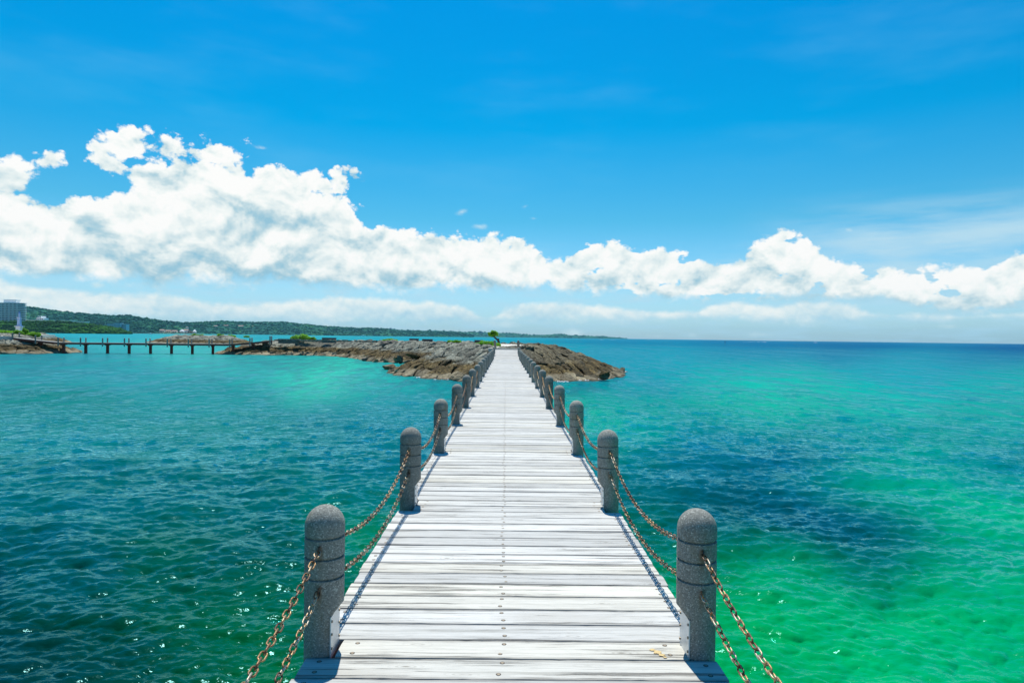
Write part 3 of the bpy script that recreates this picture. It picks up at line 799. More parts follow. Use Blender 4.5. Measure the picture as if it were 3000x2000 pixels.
# ------------------------------------------------------------------ boulders
def boulder(name, px0, px1, ytop, ybot, z, mat, label, seed, depth=1.0, cat='rock', sub=3, group=None):
    pb = ground((px0 + px1) / 2, ybot, z)
    w = (px1 - px0) / FPX * pb.y; h = (ybot - ytop) / FPX * pb.y
    bm = bmesh.new(); rb_ = random.Random(seed * 13)
    for _ in range(13):
        d = Vector((rb_.gauss(0, 1), rb_.gauss(0, 1), rb_.gauss(0, 1))).normalized() * rb_.uniform(0.75, 1.1); bm.verts.new(d)
    res = bmesh.ops.convex_hull(bm, input=bm.verts[:])
    for v in [v for v in bm.verts if not v.link_faces]: bm.verts.remove(v)
    bmesh.ops.bevel(bm, geom=bm.edges[:], offset=0.03, segments=1, affect='EDGES')
    bmesh.ops.triangulate(bm, faces=bm.faces[:])
    bmesh.ops.subdivide_edges(bm, edges=bm.edges[:], cuts=2 if sub > 2 else 1)
    for v in bm.verts:
        p = v.co.copy(); v.co = p * (1 + 0.10 * fbm(p.x * 2.2 + seed, p.y * 2.2, p.z * 2.2))
    xs = [v.co.x for v in bm.verts]; zs = [v.co.z for v in bm.verts]
    sx_ = w / (max(xs) - min(xs)); cxm = (max(xs) + min(xs)) / 2; zmax = max(zs)
    sz_ = h / (zmax + 0.3)
    for v in bm.verts: v.co = Vector(((v.co.x - cxm) * sx_, v.co.y * sx_ * depth, (v.co.z + 0.3) * sz_))
    me = bpy.data.meshes.new(name); bm.to_mesh(me); bm.free(); me.materials.append(mat)
    for p in me.polygons: p.use_smooth = True
    me.set_sharp_from_angle(angle=R(28))
    at_ = me.attributes.new('tone', 'FLOAT', 'POINT'); at_.data.foreach_set('value', np.full(len(me.vertices), 0.3 if 'dark' in label else 0.6, dtype=np.float32))
    o = put(name, me, None, (pb.x, pb.y + w * 0.3, z), label=label, category=cat)
    if group: o['group'] = group
    return o
G = 'boulders lying loose around the islet'
boulder('boulder', 1118, 1160, 1066, 1084, WATER, M_BROWNROCK, 'pointed brown boulder standing alone in the water left of the pier', 1, group=G)
boulder('boulder', 1059, 1079, 1047, 1057, WATER, M_DARKROCK, 'small dark boulder in the water beside the cove shore', 2, group=G)
boulder('boulder', 1150, 1170, 1040, 1058, WATER + 0.2, M_ROCK, 'pale topped boulder leaning at the shore of the cove', 3, group=G)
boulder('boulder', 1163, 1180, 1040, 1058, WATER + 0.3, M_DARKROCK, 'dark boulder just right of the pale topped boulder', 4, group=G)
boulder('boulder', 1122, 1138, 1046, 1059, WATER + 0.1, M_ROCK, 'low brown boulder left of the pale topped boulder', 12, group=G)
boulder('boulder', 1092, 1112, 1050, 1060, WATER, M_ROCK, 'flat brown boulder at the left end of the shore rocks', 13, group=G)
boulder('boulder', 1199, 1222, 1059, 1076, WATER + 0.4, M_ROCK, 'upright brown boulder at the inner corner of the cove', 5, group=G)
boulder('boulder', 1184, 1232, 1028, 1044, -0.7, M_ROCK, 'long dark boulder lying halfway up the left slope', 6, depth=0.6, group=G)
boulder('boulder', 1681, 1711, 1036, 1056, -0.7, M_ROCK, 'reddish brown block on the skyline of the right slope', 7, group=G)
boulder('boulder', 1754, 1788, 1086, 1105, WATER + 0.25, M_ROCK, 'dark boulder near the waterline of the right cape', 8, group=G)
boulder('boulder', 1577, 1612, 1050, 1068, -0.55, M_ROCK, 'dark boulder on the right slope close to the pier', 9, group=G)
boulder('boulder', 1815, 1832, 1076, 1089, WATER + 0.1, M_ROCK, 'small brown boulder at the very tip of the right cape', 10, group=G)
boulder('boulder', 1109, 1140, 998, 1014, 0.1, M_DARKROCK, 'dark rough block under a bush on the islet crest', 11, depth=0.7, group=G)
boulder('boulder', 1136, 1168, 997, 1010, 0.3, M_DARKROCK, 'dark rough block at the right end of that crest bush', 14, depth=0.7, group=G)
boulder('boulder', 1287, 1307, 1003, 1021, -0.1, M_DARKROCK, 'dark upright block on the crest, left of a pair', 15, depth=0.7, group=G)
boulder('boulder', 1311, 1340, 1003, 1019, 0.1, M_DARKROCK, 'wide dark block on the crest beneath the flat bush', 16, depth=0.7, group=G)
boulder('boulder', 1345, 1356, 996, 1005, 0.55, M_DARKROCK, 'small dark stone beside the flat crest bush', 17, sub=2, group=G)
boulder('boulder', 1598, 1607, 1076, 1084, -1.2, plain('white_stone', (0.6, 0.6, 0.55), 0.8), 'small round white stone on the right slope', 18, sub=2, group=G)

# ------------------------------------------------------------------ concrete blocks on the islet crest
def block(px0, px1, y0, y1, Y, label, depth=0.7):
    a = atY(px0, y1, Y); b = atY(px1, y1, Y); c_ = atY((px0 + px1) / 2, y0, Y)
    w = b.x - a.x; h = c_.z - a.z + 0.15; z0 = a.z - 0.15
    t_ = empty('concrete_block', ((a.x + b.x) / 2, Y + depth / 2, z0), label=label, category='concrete block', group='low concrete blocks along the islet crest')
    bm = bmesh.new(); bmesh.ops.create_cube(bm, size=1)
    for v in bm.verts: v.co = Vector((v.co.x * w, v.co.y * depth, (v.co.z + 0.5) * h * 0.86))
    bmesh.ops.bevel(bm, geom=bm.edges[:], offset=0.025, segments=1, affect='EDGES')
    me = bpy.data.meshes.new('block_body'); bm.to_mesh(me); bm.free(); me.materials.append(M_BLOCK)
    put('block_body', me, t_)
    bm = bmesh.new(); bmesh.ops.create_cube(bm, size=1)
    for v in bm.verts: v.co = Vector((v.co.x * w * 1.03, v.co.y * depth * 1.05, h * 0.86 + 0.002 + (v.co.z + 0.5) * h * 0.14))
    me = bpy.data.meshes.new('cap'); bm.to_mesh(me); bm.free(); me.materials.append(M_PATH if False else M_BLOCK)
    put('cap', me, t_)
block(943, 982, 989, 1001, 108.5, 'long dark concrete block left of the middle of the islet crest')
block(1199, 1225, 991.5, 999.5, 96, 'low flat concrete block second from the right on the crest')
block(1236.5, 1266, 993, 1007, 90, 'tallest grey concrete block near the middle of the crest')
block(1390, 1414, 996, 1008, 72, 'concrete block half hidden behind the large bush by the pier')
block(1404, 1436, 1010, 1020, 62, 'low grey concrete planter in front of the bush by the pier', 0.5)
block(815, 876, 992.5, 1003, 106.5, 'wide low grey concrete block beside the bush near the far footbridge')

# ------------------------------------------------------------------ bushes and the wind-bent tree
def leaf_cloud(center_list, n, leaf, seed, flat=1.0):
    r = np.random.default_rng(seed); vs = []; fs = []; tones = []
    cl = np.array([c[0] for c in center_list]); rd = np.array([c[1] for c in center_list])
    wts = np.array([(c[1][0] * c[1][1] * c[1][2]) ** 0.6 for c in center_list]); wts /= wts.sum()
    idx = r.choice(len(cl), n, p=wts)
    d = r.normal(size=(n, 3)); d /= np.linalg.norm(d, axis=1)[:, None]
    rr = r.uniform(0.55, 1.05, n) ** 0.7
    P = cl[idx] + d * rr[:, None] * rd[idx]
    nn = d * 0.7 + r.normal(size=(n, 3)) * 0.55 + np.array([0, 0, 0.5]); nn /= np.linalg.norm(nn, axis=1)[:, None]
    a = np.cross(nn, r.normal(size=(n, 3))); a /= np.linalg.norm(a, axis=1)[:, None]
    b = np.cross(nn, a)
    L = leaf * r.uniform(0.6, 1.4, n)[:, None]
    V = np.stack([P - a * L, P - b * L * 0.45, P + a * L, P + b * L * 0.45], 1).reshape(-1, 3)
    tone = np.repeat(np.clip(r.normal(0.5, 0.22, n) + 0.15 * r.normal(size=len(cl))[idx], 0, 1), 4)
    mb = MB(); mb.v = [tuple(v) for v in V]; mb.f = [(4 * i, 4 * i + 1, 4 * i + 2, 4 * i + 3) for i in range(n)]; mb.tone = tone.tolist()
    return mb
def bush(px0, px1, y0, y1, Y, label, seed, n=1500, leaf=0.07, kind_name='bush', grp='bright green bushes on the rocky islets'):
    r = random.Random(seed)
    a = atY(px0, y1, Y); b = atY(px1, y1, Y); t_ = atY((px0 + px1) / 2, y0, Y)
    w = b.x - a.x; h = t_.z - a.z; dep = min(w * 0.6, 2.2)
    root = empty(kind_name, ((a.x + b.x) / 2, Y + dep / 2, a.z), label=label, category='bush', group=grp)
    cl = []
    k = max(4, int(w / 0.45))
    for i in range(k):
        u = (i + 0.5) / k * 2 - 1
        hh = h * (0.55 + 0.45 * math.sqrt(max(0, 1 - u * u))) * r.uniform(0.72, 1.0)
        cl.append(((u * w * 0.44, r.uniform(-0.3, 0.3) * dep, hh * 0.5), (w / k * 0.85, dep * 0.38, hh * 0.52)))
    leaf_cloud(cl, n, leaf, seed).build('foliage', M_LEAF, root)
    for i in range(4):
        st = MB(); x = r.uniform(-0.35, 0.35) * w; st.tube([(x, 0, -0.1), (x + r.uniform(-0.1, 0.1), r.uniform(-0.1, 0.1), h * 0.6)], [0.03, 0.01], 5)
        st.build('stem', M_BARK, root)
    return root
bush(1390, 1466, 996, 1016, 66, 'large bright green bush left of the pier end', 1, 5200, 0.055)
bush(1388, 1404, 1004, 1020, 63, 'small bush spilling down the left side of the planter', 21, 700, 0.05)
bush(1310, 1350, 995, 1004, 84, 'flat bright bush on the crest above the dark upright blocks', 2, 2200, 0.07)
bush(1119, 1162, 990, 1000, 101, 'rounded bush on the crest above a dark rough block', 3, 1700, 0.08)
bush(848, 908, 977, 995, 109, 'tallest bush on the crest, at the left part of the islet', 4, 3200, 0.09)
bush(905, 925, 986, 996, 109, 'low trailing bush right of the tallest crest bush', 5, 800, 0.08)
bush(632, 653, 976, 986, 215, 'leftmost pair bush on the far islet, right of centre', 6, 900, 0.13)
bush(662, 690, 978, 988, 214, 'spreading bush on the far islet near its right end', 7, 900, 0.13)
bush(553, 576, 976, 985.5, 216, 'round bush on the far islet near its middle', 8, 900, 0.13)
bush(577, 594, 977.5, 985.5, 216, 'smaller round bush touching the middle bush of the far islet', 9, 700, 0.13)
bush(712, 730, 982, 988, 213, 'small low bush at the right end of the far islet', 10, 500, 0.13)
GL = 'bushes around the white tower'
bush(30, 62, 965, 984, 112, 'rounded bright bush left of the foot of the white tower', 11, 2600, 0.09, grp=GL)
bush(60, 78, 957, 982, 118, 'tall bright bush just right of the white tower', 12, 1800, 0.09, grp=GL)
bush(68, 112, 969, 987, 108, 'sprawling bright bush at the edge of the rocks right of the white tower', 13, 3200, 0.09, grp=GL)
bush(-60, 32, 966, 974, 130, 'long low green hedge at the left edge of the photograph', 14, 3200, 0.11, grp=GL)

def bent_tree():
    Y = 74.0
    foot = atY(1461, 1004, Y)
    root = empty('bent_tree', (foot.x, Y, 0.66), label='small wind-bent tree with a round crown leaning left beside the pier end', category='tree')
    def L(px, py, dy=0):
        p = atY(px, py, Y); return (p.x - foot.x, dy, p.z - 0.66)
    mb = MB()
    mb.tube([L(1461, 1008), L(1461, 1001), L(1459, 996, 0.05), L(1455, 993, 0.05), L(1450, 989, 0.0), L(1446, 985, 0)], [0.17, 0.13, 0.12, 0.10, 0.085, 0.05], 8)
    mb.tube([L(1459, 997, 0.05), L(1461, 993, 0.08), L(1462, 991.5, 0.1)], [0.10, 0.075, 0.06], 7)
    mb.tube([L(1450, 989), L(1443, 984, 0.2), L(1438, 980, 0.3)], [0.06, 0.04, 0.02], 6)
    mb.tube([L(1447, 986), L(1450, 981, -0.2), L(1454, 978, -0.3)], [0.05, 0.03, 0.02], 6)
    mb.build('trunk', M_BARK, root, 40)
    cl = []
    r = random.Random(4)
    for (px, py, rp) in [(1445, 977, 8), (1437, 978, 6), (1452, 976, 7), (1443, 972, 5.5), (1450, 973, 5), (1435, 981, 4.5), (1455, 980, 5), (1442, 983, 5), (1448, 982, 5), (1433, 976, 4)]:
        c_ = L(px, py, r.uniform(-0.3, 0.3)); rr = rp / FPX * Y
        cl.append((c_, (rr, rr * 1.1, rr * 0.85)))
    leaf_cloud(cl, 3600, 0.05, 5).build('crown', M_LEAF, root)
bent_tree()

# ------------------------------------------------------------------ wooden pier
POST_Y = [0.495 + 3.0 * k for k in range(0, 19)]     # index 1 is the nearest pair in view
XL, XR = -0.885, 0.995
EL, ER = -0.972, 1.068
def deck_z(y):
    if y < 50.2: return 0.0
    return (min(y, 54.6) - 50.2) / 4.4 * 0.70
pier = empty('wooden_pier', (0, 0, 0), label='long bleached plank pier leading straight to the rocky islet', category='pier')
PITCH, PW = 0.2045, 0.1985
def plank_mesh(x0, x1, seed, w=PW, th=0.045):
    r = random.Random(seed); n = 44; vs = []; fs = []
    prof = [(-0.5, -1.0), (-0.5, -0.14), (-0.485, -0.03), (-0.22, 0.0), (0.22, 0.0), (0.485, -0.03), (0.5, -0.14), (0.5, -1.0)]
    so = r.uniform(0, 100)
    for i in range(n + 1):
        x = x0 + (x1 - x0) * i / n
        ea = 0.0030 * fbm(x * 3.2, so) + 0.0018 * fbm(x * 17, so + 5); eb = 0.0030 * fbm(x * 3.2, so + 20) + 0.0018 * fbm(x * 17, so + 25)
        if r.random() < 0.06: ea += 0.004
        if r.random() < 0.06: eb -= 0.004
        for u, z in prof:
            y = u * w + (ea if u < -0.3 else eb if u > 0.3 else 0)
            zz = z * th + (0.0012 * fbm(x * 4, u * 3 + so) if z > -0.5 else 0)
            ex = 0.004 * fbm(u * 9, so + 7) if i in (0, n) else 0
            vs.append((x + ex, y, zz))
    m = len(prof)
    for i in range(n):
        for k in range(m):
            l = (k + 1) % m
            fs.append((i * m + k, (i + 1) * m + k, (i + 1) * m + l, i * m + l))
    fs.append(tuple(range(m))); fs.append(tuple(n * m + k for k in range(m - 1, -1, -1)))
    mb = MB(); mb.add(vs, fs); return mb.mesh('plank', M_WOOD, 40)
FULL = [plank_mesh(EL, ER, i) for i in range(14)]
NOTCH = [plank_mesh(XL + 0.056, XR - 0.056, 100 + i) for i in range(5)]
scr = MB()
scr.tube([(0, 0, -0.004), (0, 0, 0.0012)], 0.0085, 10)
SCREW = scr.mesh('screw', M_SCREW, 40)
hol = MB(); hol.tube([(0, 0, -0.004), (0, 0, 0.0004)], 0.0125, 12)
HOLE = hol.mesh('screw_recess', M_HOLE, 40)
screws_far = MB()
y = 3.39 - PITCH * 16
planks = []; np_i = 0
rp = random.Random(7)
while y < 54.55:
    yc = y + PITCH / 2
    if yc > 0.35:
        near = min(POST_Y, key=lambda p: abs(p - yc))
        ov = min(yc + PW / 2, near + 0.1) - max(yc - PW / 2, near - 0.1)
        notch = ov > 0.025
        me = rp.choice(NOTCH if notch else FULL)
        z = deck_z(yc) + rp.gauss(0, 0.0012)
        sl = math.atan(0.70 / 4.4) if 50.2 < yc < 54.6 else 0
        o = put('plank', me, pier, (rp.gauss(0, 0.004), yc, z), (sl, rp.gauss(0, 0.0006), rp.gauss(0, 0.0012)))
        np_i += 1
        x0, x1 = (XL + 0.056, XR - 0.056) if notch else (EL, ER)
        for xs_ in (x0 + rp.uniform(0.05, 0.09), rp.gauss(0, 0.006), x1 - rp.uniform(0.05, 0.09)):
            for dy in (-0.052, 0.052):
                xx = xs_ + rp.gauss(0, 0.006); yy = dy + rp.gauss(0, 0.005)
                if yc < 5.3:
                    s_ = put('screw', SCREW, o, (xx, yy, 0.0)); put('screw_recess', HOLE, o, (xx, yy, 0.0))
                elif yc < 26:
                    for rr_, zt in ((0.0115, 0.0014),):
                        n_ = 6
                        vv = [(xx + o.location.x + rr_ * math.cos(k * math.pi / 3), yc + yy + rr_ * math.sin(k * math.pi / 3), z + zt) for k in range(n_)]
                        screws_far.add(vv, [tuple(range(n_))])
    y += PITCH
screws_far.build('screw_heads', M_SCREW, pier, None, kind='stuff')
# rust stain on one plank, a thin irregular film
mb = MB()
for cx_, cy_, s_ in ((0.795, 3.345 + 0.125, 1.0), (0.81, 3.345 + 0.095, 0.8), (0.775, 3.345 + 0.15, 0.7), (0.82, 3.345 + 0.07, 0.45)):
    n_ = 28; vv = []
    for k in range(n_):
        a_ = 2 * math.pi * k / n_; r_ = 0.017 * s_ * (1 + 0.35 * fbm(math.cos(a_) * 1.7 + cx_ * 30, math.sin(a_) * 1.7))
        vv.append((cx_ + r_ * math.cos(a_) * 1.2, cy_ + r_ * math.sin(a_), 0.0030 + 0.0003 * s_))
    mb.add(vv, [tuple(range(n_))])
mb.build('rust_stain', M_STAIN, pier)
# carrying beams and cross heads under the deck
for bx_ in (EL + 0.14, 0.05, ER - 0.14):
    mb = MB(); mb.box((bx_, 25.3, -0.165), (0.14, 50.4, 0.22)); mb.box((bx_, 52.35, 0.18), (0.14, 4.45, 0.2), Matrix.Translation((0, 52.35, 0.18)) @ Matrix.Rotation(math.atan(0.7 / 4.4), 4, 'X') @ Matrix.Translation((0, -52.35, -0.18)))
    mb.build('beam', M_BEAM, pier)
pile_me = None
for k, yy in enumerate(POST_Y[:-2]):
    if pile_me is None:
        mb = MB(); mb.box((0, 0, -0.36), (1.7, 0.3, 0.16)); mb.tube([(0, 0, -0.45), (0, 0, -3.2)], 0.24, 14); pile_me = mb.mesh('pile', M_BEAM, 40)
    put('pile', pile_me, pier, (0.05, yy, 0))

# ------------------------------------------------------------------ bollards
def post_mesh(seg, simple=False):
    Rr = 0.1; prof = [(0.0965, -0.55), (0.0985, -0.05), (0.0985, 0.0)]
    zs = [0.10, 0.19, 0.205, 0.22, 0.24]
    prof += [(0.099, z) for z in zs]
    for gz in (0.376, 0.477, 0.578):
        if simple: prof += [(Rr, gz - 0.006), (Rr - 0.006, gz), (Rr, gz + 0.006)]
        else: prof += [(Rr, gz - 0.0080), (Rr - 0.003, gz - 0.0055), (Rr - 0.012, gz - 0.0045), (Rr - 0.012, gz + 0.0045), (Rr - 0.003, gz + 0.0055), (Rr, gz + 0.0080)]
    prof += [(Rr, 0.628)]
    m = 9 if not simple else 5
    for i in range(1, m): a = i / m * math.pi / 2; prof.append((Rr * math.cos(a), 0.628 + 0.104 * math.sin(a)))
    vs = []; fs = []
    for r_, z in prof:
        cut = 0.052 if z <= 0.19 else (0.052 + (z - 0.19) / 0.05 * 0.048 if z < 0.24 else 1)
        for k in range(seg):
            a = 2 * math.pi * k / seg
            vs.append((min(r_ * math.cos(a), cut), r_ * math.sin(a), z))
    vs.append((0, 0, 0.732)); n = len(prof)
    for i in range(n - 1):
        for k in range(seg):
            l = (k + 1) % seg; fs.append((i * seg + k, i * seg + l, (i + 1) * seg + l, (i + 1) * seg + k))
    for k in range(seg): fs.append(((n - 1) * seg + k, (n - 1) * seg + (k + 1) % seg, len(vs) - 1))
    fs.append(tuple(range(seg - 1, -1, -1)))
    mb = MB(); mb.add(vs, fs); return mb.mesh('post_body', M_POST, 32)
POST_HI = post_mesh(56); POST_LO = post_mesh(24, True)
mb = MB(); mb.box((0.0, 0, 0.085), (0.006, 0.178, 0.21)); PLATE = mb.mesh('bracket_plate', M_PLATE)
mb = MB(); mb.tube([(-0.001, 0, 0), (0.005, 0, 0)], 0.007, 8); BOLT = mb.mesh('bolt', M_SCREW, 40)
EYE_Z = (0.53, 0.326)
mb = MB()
mb.tube([(0.0, 0.016 * math.cos(2 * math.pi * k / 14) - 0.010, 0.016 * math.sin(2 * math.pi * k / 14)) for k in range(14)], 0.0045, 6, closed=True)
mb.tube([(0, 0.012, 0), (0, 0.004, 0)], 0.016, 10)
EYE = mb.mesh('eye_ring', M_RUST, 40)
def bollard(loc, side, hi, label, group, lean=0.0, rz=0.0, eyes=True):
    o = put('bollard', POST_HI if hi else POST_LO, None, loc, (0, lean, (0 if side < 0 else math.pi) + rz), label=label, category='bollard', group=group)
    if hi:
        pl = put('bracket_plate', PLATE, o, (0.0555, 0, 0))
        for s_ in (-1, 1):
            for z in (0.165, 0.10, 0.03): put('bolt', BOLT, pl, (0.003, s_ * 0.076, z))
        for z in EYE_Z:
            put('eye_ring', EYE, o, (0, -0.097, z)); put('eye_ring', EYE, o, (0, 0.097, z), (0, 0, math.pi))
    return o
ORD = ['', 'nearest', 'second', 'third', 'fourth', 'fifth', 'sixth', 'seventh', 'eighth', 'ninth', 'tenth', 'eleventh', 'twelfth', 'thirteenth', 'fourteenth', 'fifteenth', 'sixteenth', 'seventeenth', 'eighteenth']
POST_X = {}
for k, yy in enumerate(POST_Y):
    for side, x in ((-1, XL), (1, XR)):
        sn = 'left' if side < 0 else 'right'
        if k == 0: lab = f'grey stone bollard standing beside the camera at the {sn} edge of the pier'
        elif k == 18: lab = f'last, highest grey stone bollard at the {sn} side of the pier end' + (' leaning left' if side < 0 else '')
        else: lab = f'{ORD[k]} grey round-topped stone bollard along the {sn} edge of the pier' + (', counted from the camera' if k > 1 else '')
        z = deck_z(yy)
        if k == 17: z = 0.10
        if k == 18: z = 0.62
        lean = 0.0
        if k == 18 and side < 0: lean = R(-7)
        if k == 1 and side < 0: x -= 0.028
        if 1 < k < 17: x += rp.gauss(0, 0.006); lean = R(rp.gauss(0, 0.5))
        POST_X[(side, k)] = x
        bollard((x + (0.07 if (k == 18 and side < 0) else 0), yy, z), side, k <= 8, lab, 'stone bollards along the pier', lean)

# ------------------------------------------------------------------ chains
WIRE = 0.0039; LK_L = 0.0285; LK_W = 0.0125    # half length and half width of the wire centreline
PITCH_L = 2 * (LK_L - WIRE)
def link_path(n):
    st = LK_L - LK_W; pts = []
    h = n // 2
    for i in range(h): a = -math.pi / 2 + math.pi * i / (h - 1); pts.append((st + LK_W * math.cos(a), LK_W * math.sin(a), 0))
    for i in range(h): a = math.pi / 2 + math.pi * i / (h - 1); pts.append((-st + LK_W * math.cos(a), LK_W * math.sin(a), 0))
    return pts
def link_mesh(n, seg):
    mb = MB(); mb.tube(link_path(n), WIRE, seg, closed=True); return mb.mesh('link', M_RUST, 60)
LINK = link_mesh(12, 7)
def catenary(span, sag, pitch):
    c = sag
    f = lambda s: (s * span, -4 * sag * s * (1 - s))
    N = 600; P = [f(i / N) for i in range(N + 1)]
    S = [0]
    for i in range(N): S.append(S[-1] + math.hypot(P[i + 1][0] - P[i][0], P[i + 1][1] - P[i][1]))
    n = int(round(S[-1] / pitch)); out = []; j = 0
    for i in range(n):
        t = (i + 0.5) / n * S[-1]
        while S[j + 1] < t: j += 1
        u = (t - S[j]) / (S[j + 1] - S[j]); x = P[j][0] + (P[j + 1][0] - P[j][0]) * u; z = P[j][1] + (P[j + 1][1] - P[j][1]) * u
        out.append((x, z, math.atan2(P[j + 1][1] - P[j][1], P[j + 1][0] - P[j][0])))
    return out
SPAN = 3.0 - 2 * 0.118
def link_matrix(x, z, a, i, tw):
    # chain runs along +y; alternate links turned a quarter
    return Matrix.Translation((0, x, z)) @ Matrix.Rotation(a, 4, 'X') @ Matrix.Rotation((math.pi / 2 if i % 2 else 0.0) + tw, 4, 'Y') @ Matrix.Rotation(math.pi / 2, 4, 'Z')
def chain_joined(sag, n, seg, seed):
    r = random.Random(seed); mb = MB()
    for i, (x, z, a) in enumerate(catenary(SPAN, sag, PITCH_L)):
        t_ = MB(); t_.tube(link_path(n), WIRE, seg, closed=True); M = link_matrix(x, z, a, i, 0.5 + r.gauss(0, 0.08))
        mb.add([tuple(M @ Vector(v)) for v in t_.v], t_.f)
    return mb.mesh('chain', M_RUST, 60)
CH_FAR = [chain_joined(0.17, 8, 4, 1), chain_joined(0.19, 8, 4, 2)]
SAGS = {(-1, 0): 0.16, (-1, 1): 0.15, (1, 0): 0.16, (1, 1): 0.15}
for k in range(0, 18):
    for side, x in ((-1, XL), (1, XR)):
        sn = 'left' if side < 0 else 'right'
        for e, ez in enumerate(EYE_Z):
            un = 'upper' if e == 0 else 'lower'
            if k == 0: lab = f'{un} rusty chain hanging from the nearest {sn} bollard towards the camera'
            else: lab = f'{un} rusty chain between the {ORD[k]} and {ORD[k + 1]} bollards on the {sn}'
            z0 = {17: 0.10, 18: 0.62}.get(k, deck_z(POST_Y[k])); z1 = {17: 0.10, 18: 0.62}.get(k + 1, deck_z(POST_Y[k + 1]))
            xa, xb = POST_X[(side, k)], POST_X[(side, k + 1)]; zrot = -math.atan2(xb - xa, SPAN)
            loc = (xa, POST_Y[k] + 0.118, ez + z0); grp = 'rusty chains between the bollards'
            if k <= 3:
                root = empty('chain', loc, zrot, label=lab, category='chain', group=grp)
                r = random.Random(k * 7 + e * 3 + side)
                tw = r.uniform(0.3, 0.9)
                for i, (cx_, cz, a) in enumerate(catenary(SPAN, 0.165 + r.uniform(-0.012, 0.02), PITCH_L)):
                    l_ = put('link', LINK, root); l_.matrix_basis = link_matrix(cx_, cz, a, i, tw + r.gauss(0, 0.07))
            else:
                o = put('chain', CH_FAR[(k + e) % 2], None, loc, (0, 0, zrot), label=lab, category='chain', group=grp)
                if abs(z1 - z0) > 0.01: o.rotation_euler = (math.atan2(z1 - z0, SPAN), 0, zrot)

# ------------------------------------------------------------------ far footbridge
B0 = Vector((-65.0, 99.7, 0)); BD = Vector((2.86, 0.60, 0))
bz = {-2: 0.62, -1: 0.28, 9: 0.28, 10: 0.58}
bdir = BD.normalized(); bn = Vector((-bdir.y, bdir.x, 0)); bang = math.atan2(bdir.y, bdir.x)
fb = empty('footbridge', tuple(B0), bang, label='low footbridge on red-brown piles linking the breakwater and the islet', category='footbridge')
SL = BD.length
def fbz(k): return bz.get(k, 0.0)
for k in range(-2, 10):
    z0, z1 = fbz(k), fbz(k + 1)
    L_ = math.hypot(SL, z1 - z0)
    mb = MB(); mb.box((0, 0, -0.03), (L_ - 0.004, 2.0, 0.06))
    o = mb.build('deck_span', M_WOOD, fb); o.location = ((k + 0.5) * SL, 1.0, (z0 + z1) / 2); o.rotation_euler = (0, -math.atan2(z1 - z0, SL), 0)
    mb = MB()
    for yy in (-0.93, 0.0, 0.93): mb.box((0, yy, -0.18), (L_ - 0.006, 0.12, 0.235))
    o = mb.build('beam', M_BEAM, fb); o.location = ((k + 0.5) * SL, 1.0, (z0 + z1) / 2); o.rotation_euler = (0, -math.atan2(z1 - z0, SL), 0)
mb = MB(); mb.box((0, 0, -1.35), (0.34, 0.34, 2.1)); mb.box((0, 0, -0.34), (0.26, 1.7, 0.12)); PILE2 = mb.mesh('pile', M_BEAM)
for k in range(-1, 10): put('pile', PILE2, fb, (k * SL + 0.35, 1.0, fbz(k)))
POST_B = post_mesh(14, True)
for k in range(-2, 11):
    for row in (0, 1):
        p = B0 + BD * k + bn * (0.0 if row == 0 else 1.98)
        nm = 'near' if row == 0 else 'far'
        if k == -2: lab = f'leftmost grey bollard on the {nm} side of the far footbridge'
        elif k == 10: lab = f'rightmost grey bollard on the {nm} side of the far footbridge'
        else: lab = f'{["", "", "second", "third", "fourth", "fifth", "sixth", "seventh", "eighth", "ninth", "tenth", "eleventh", "twelfth"][k + 3]} grey bollard from the left on the {nm} side of the far footbridge'
        put('bollard', POST_B, None, (p.x, p.y, fbz(k) - (0.0)), (0, 0, bang + (math.pi / 2 if row == 0 else -math.pi / 2)), label=lab, category='bollard', group='bollards along the far footbridge')

# ------------------------------------------------------------------ white tower on the breakwater
M_WHITE = plain('white_paint', (0.78, 0.79, 0.80), 0.6, 0, 0.06, 2)
M_BLUE = plain('blue_paint', (0.10, 0.22, 0.55), 0.6, 0, 0.1, 2)
M_PBLUE = plain('pale_blue_paint', (0.42, 0.55, 0.78), 0.6, 0, 0.08, 2)
def tower():
    Y = 128.0
    c_ = atY(56.5, 969, Y); z0 = 0.75
    root = empty('tower', (c_.x, Y, z0), label='small white and blue lighthouse-like tower among bushes on the left breakwater', category='tower')
    Z = lambda py: atY(56.5, py, Y).z - z0
    def taper(name, w0, w1, za, zb, mat):
        mb = MB(); a, b = w0 / 2, w1 / 2
        vs = [(-a, -a, za), (a, -a, za), (a, a, za), (-a, a, za), (-b, -b, zb), (b, -b, zb), (b, b, zb), (-b, b, zb)]
        mb.add(vs, [(3, 2, 1, 0), (4, 5, 6, 7), (0, 1, 5, 4), (1, 2, 6, 5), (2, 3, 7, 6), (3, 0, 4, 7)]); return mb.build(name, mat, root)
    s_ = Y / FPX
    taper('base', 13.5 * s_, 12.5 * s_, 0, Z(957), M_WHITE)
    taper('ledge', 17.5 * s_, 17.5 * s_, Z(957) + 0.002, Z(954.8), M_WHITE)
    taper('blue_band', 12 * s_, 12 * s_, Z(954.8) + 0.002, Z(953), M_BLUE)
    taper('shaft', 8.2 * s_, 7.2 * s_, Z(953) + 0.002, Z(931), M_PBLUE)
    taper('gallery', 10 * s_, 10 * s_, Z(931) + 0.002, Z(929), M_WHITE)
    taper('blue_band', 7 * s_, 7 * s_, Z(929) + 0.002, Z(928), M_BLUE)
    taper('upper_shaft', 4.2 * s_, 3.2 * s_, Z(928) + 0.002, Z(917), M_PBLUE)
    taper('lantern', 3.6 * s_, 3.0 * s_, Z(917) + 0.002, Z(913.5), M_BLUE)
    mb = MB(); mb.tube([(0, 0, Z(913.5)), (0, 0, Z(910.5))], 0.05, 6); mb.build('mast', M_BLUE, root)
tower()

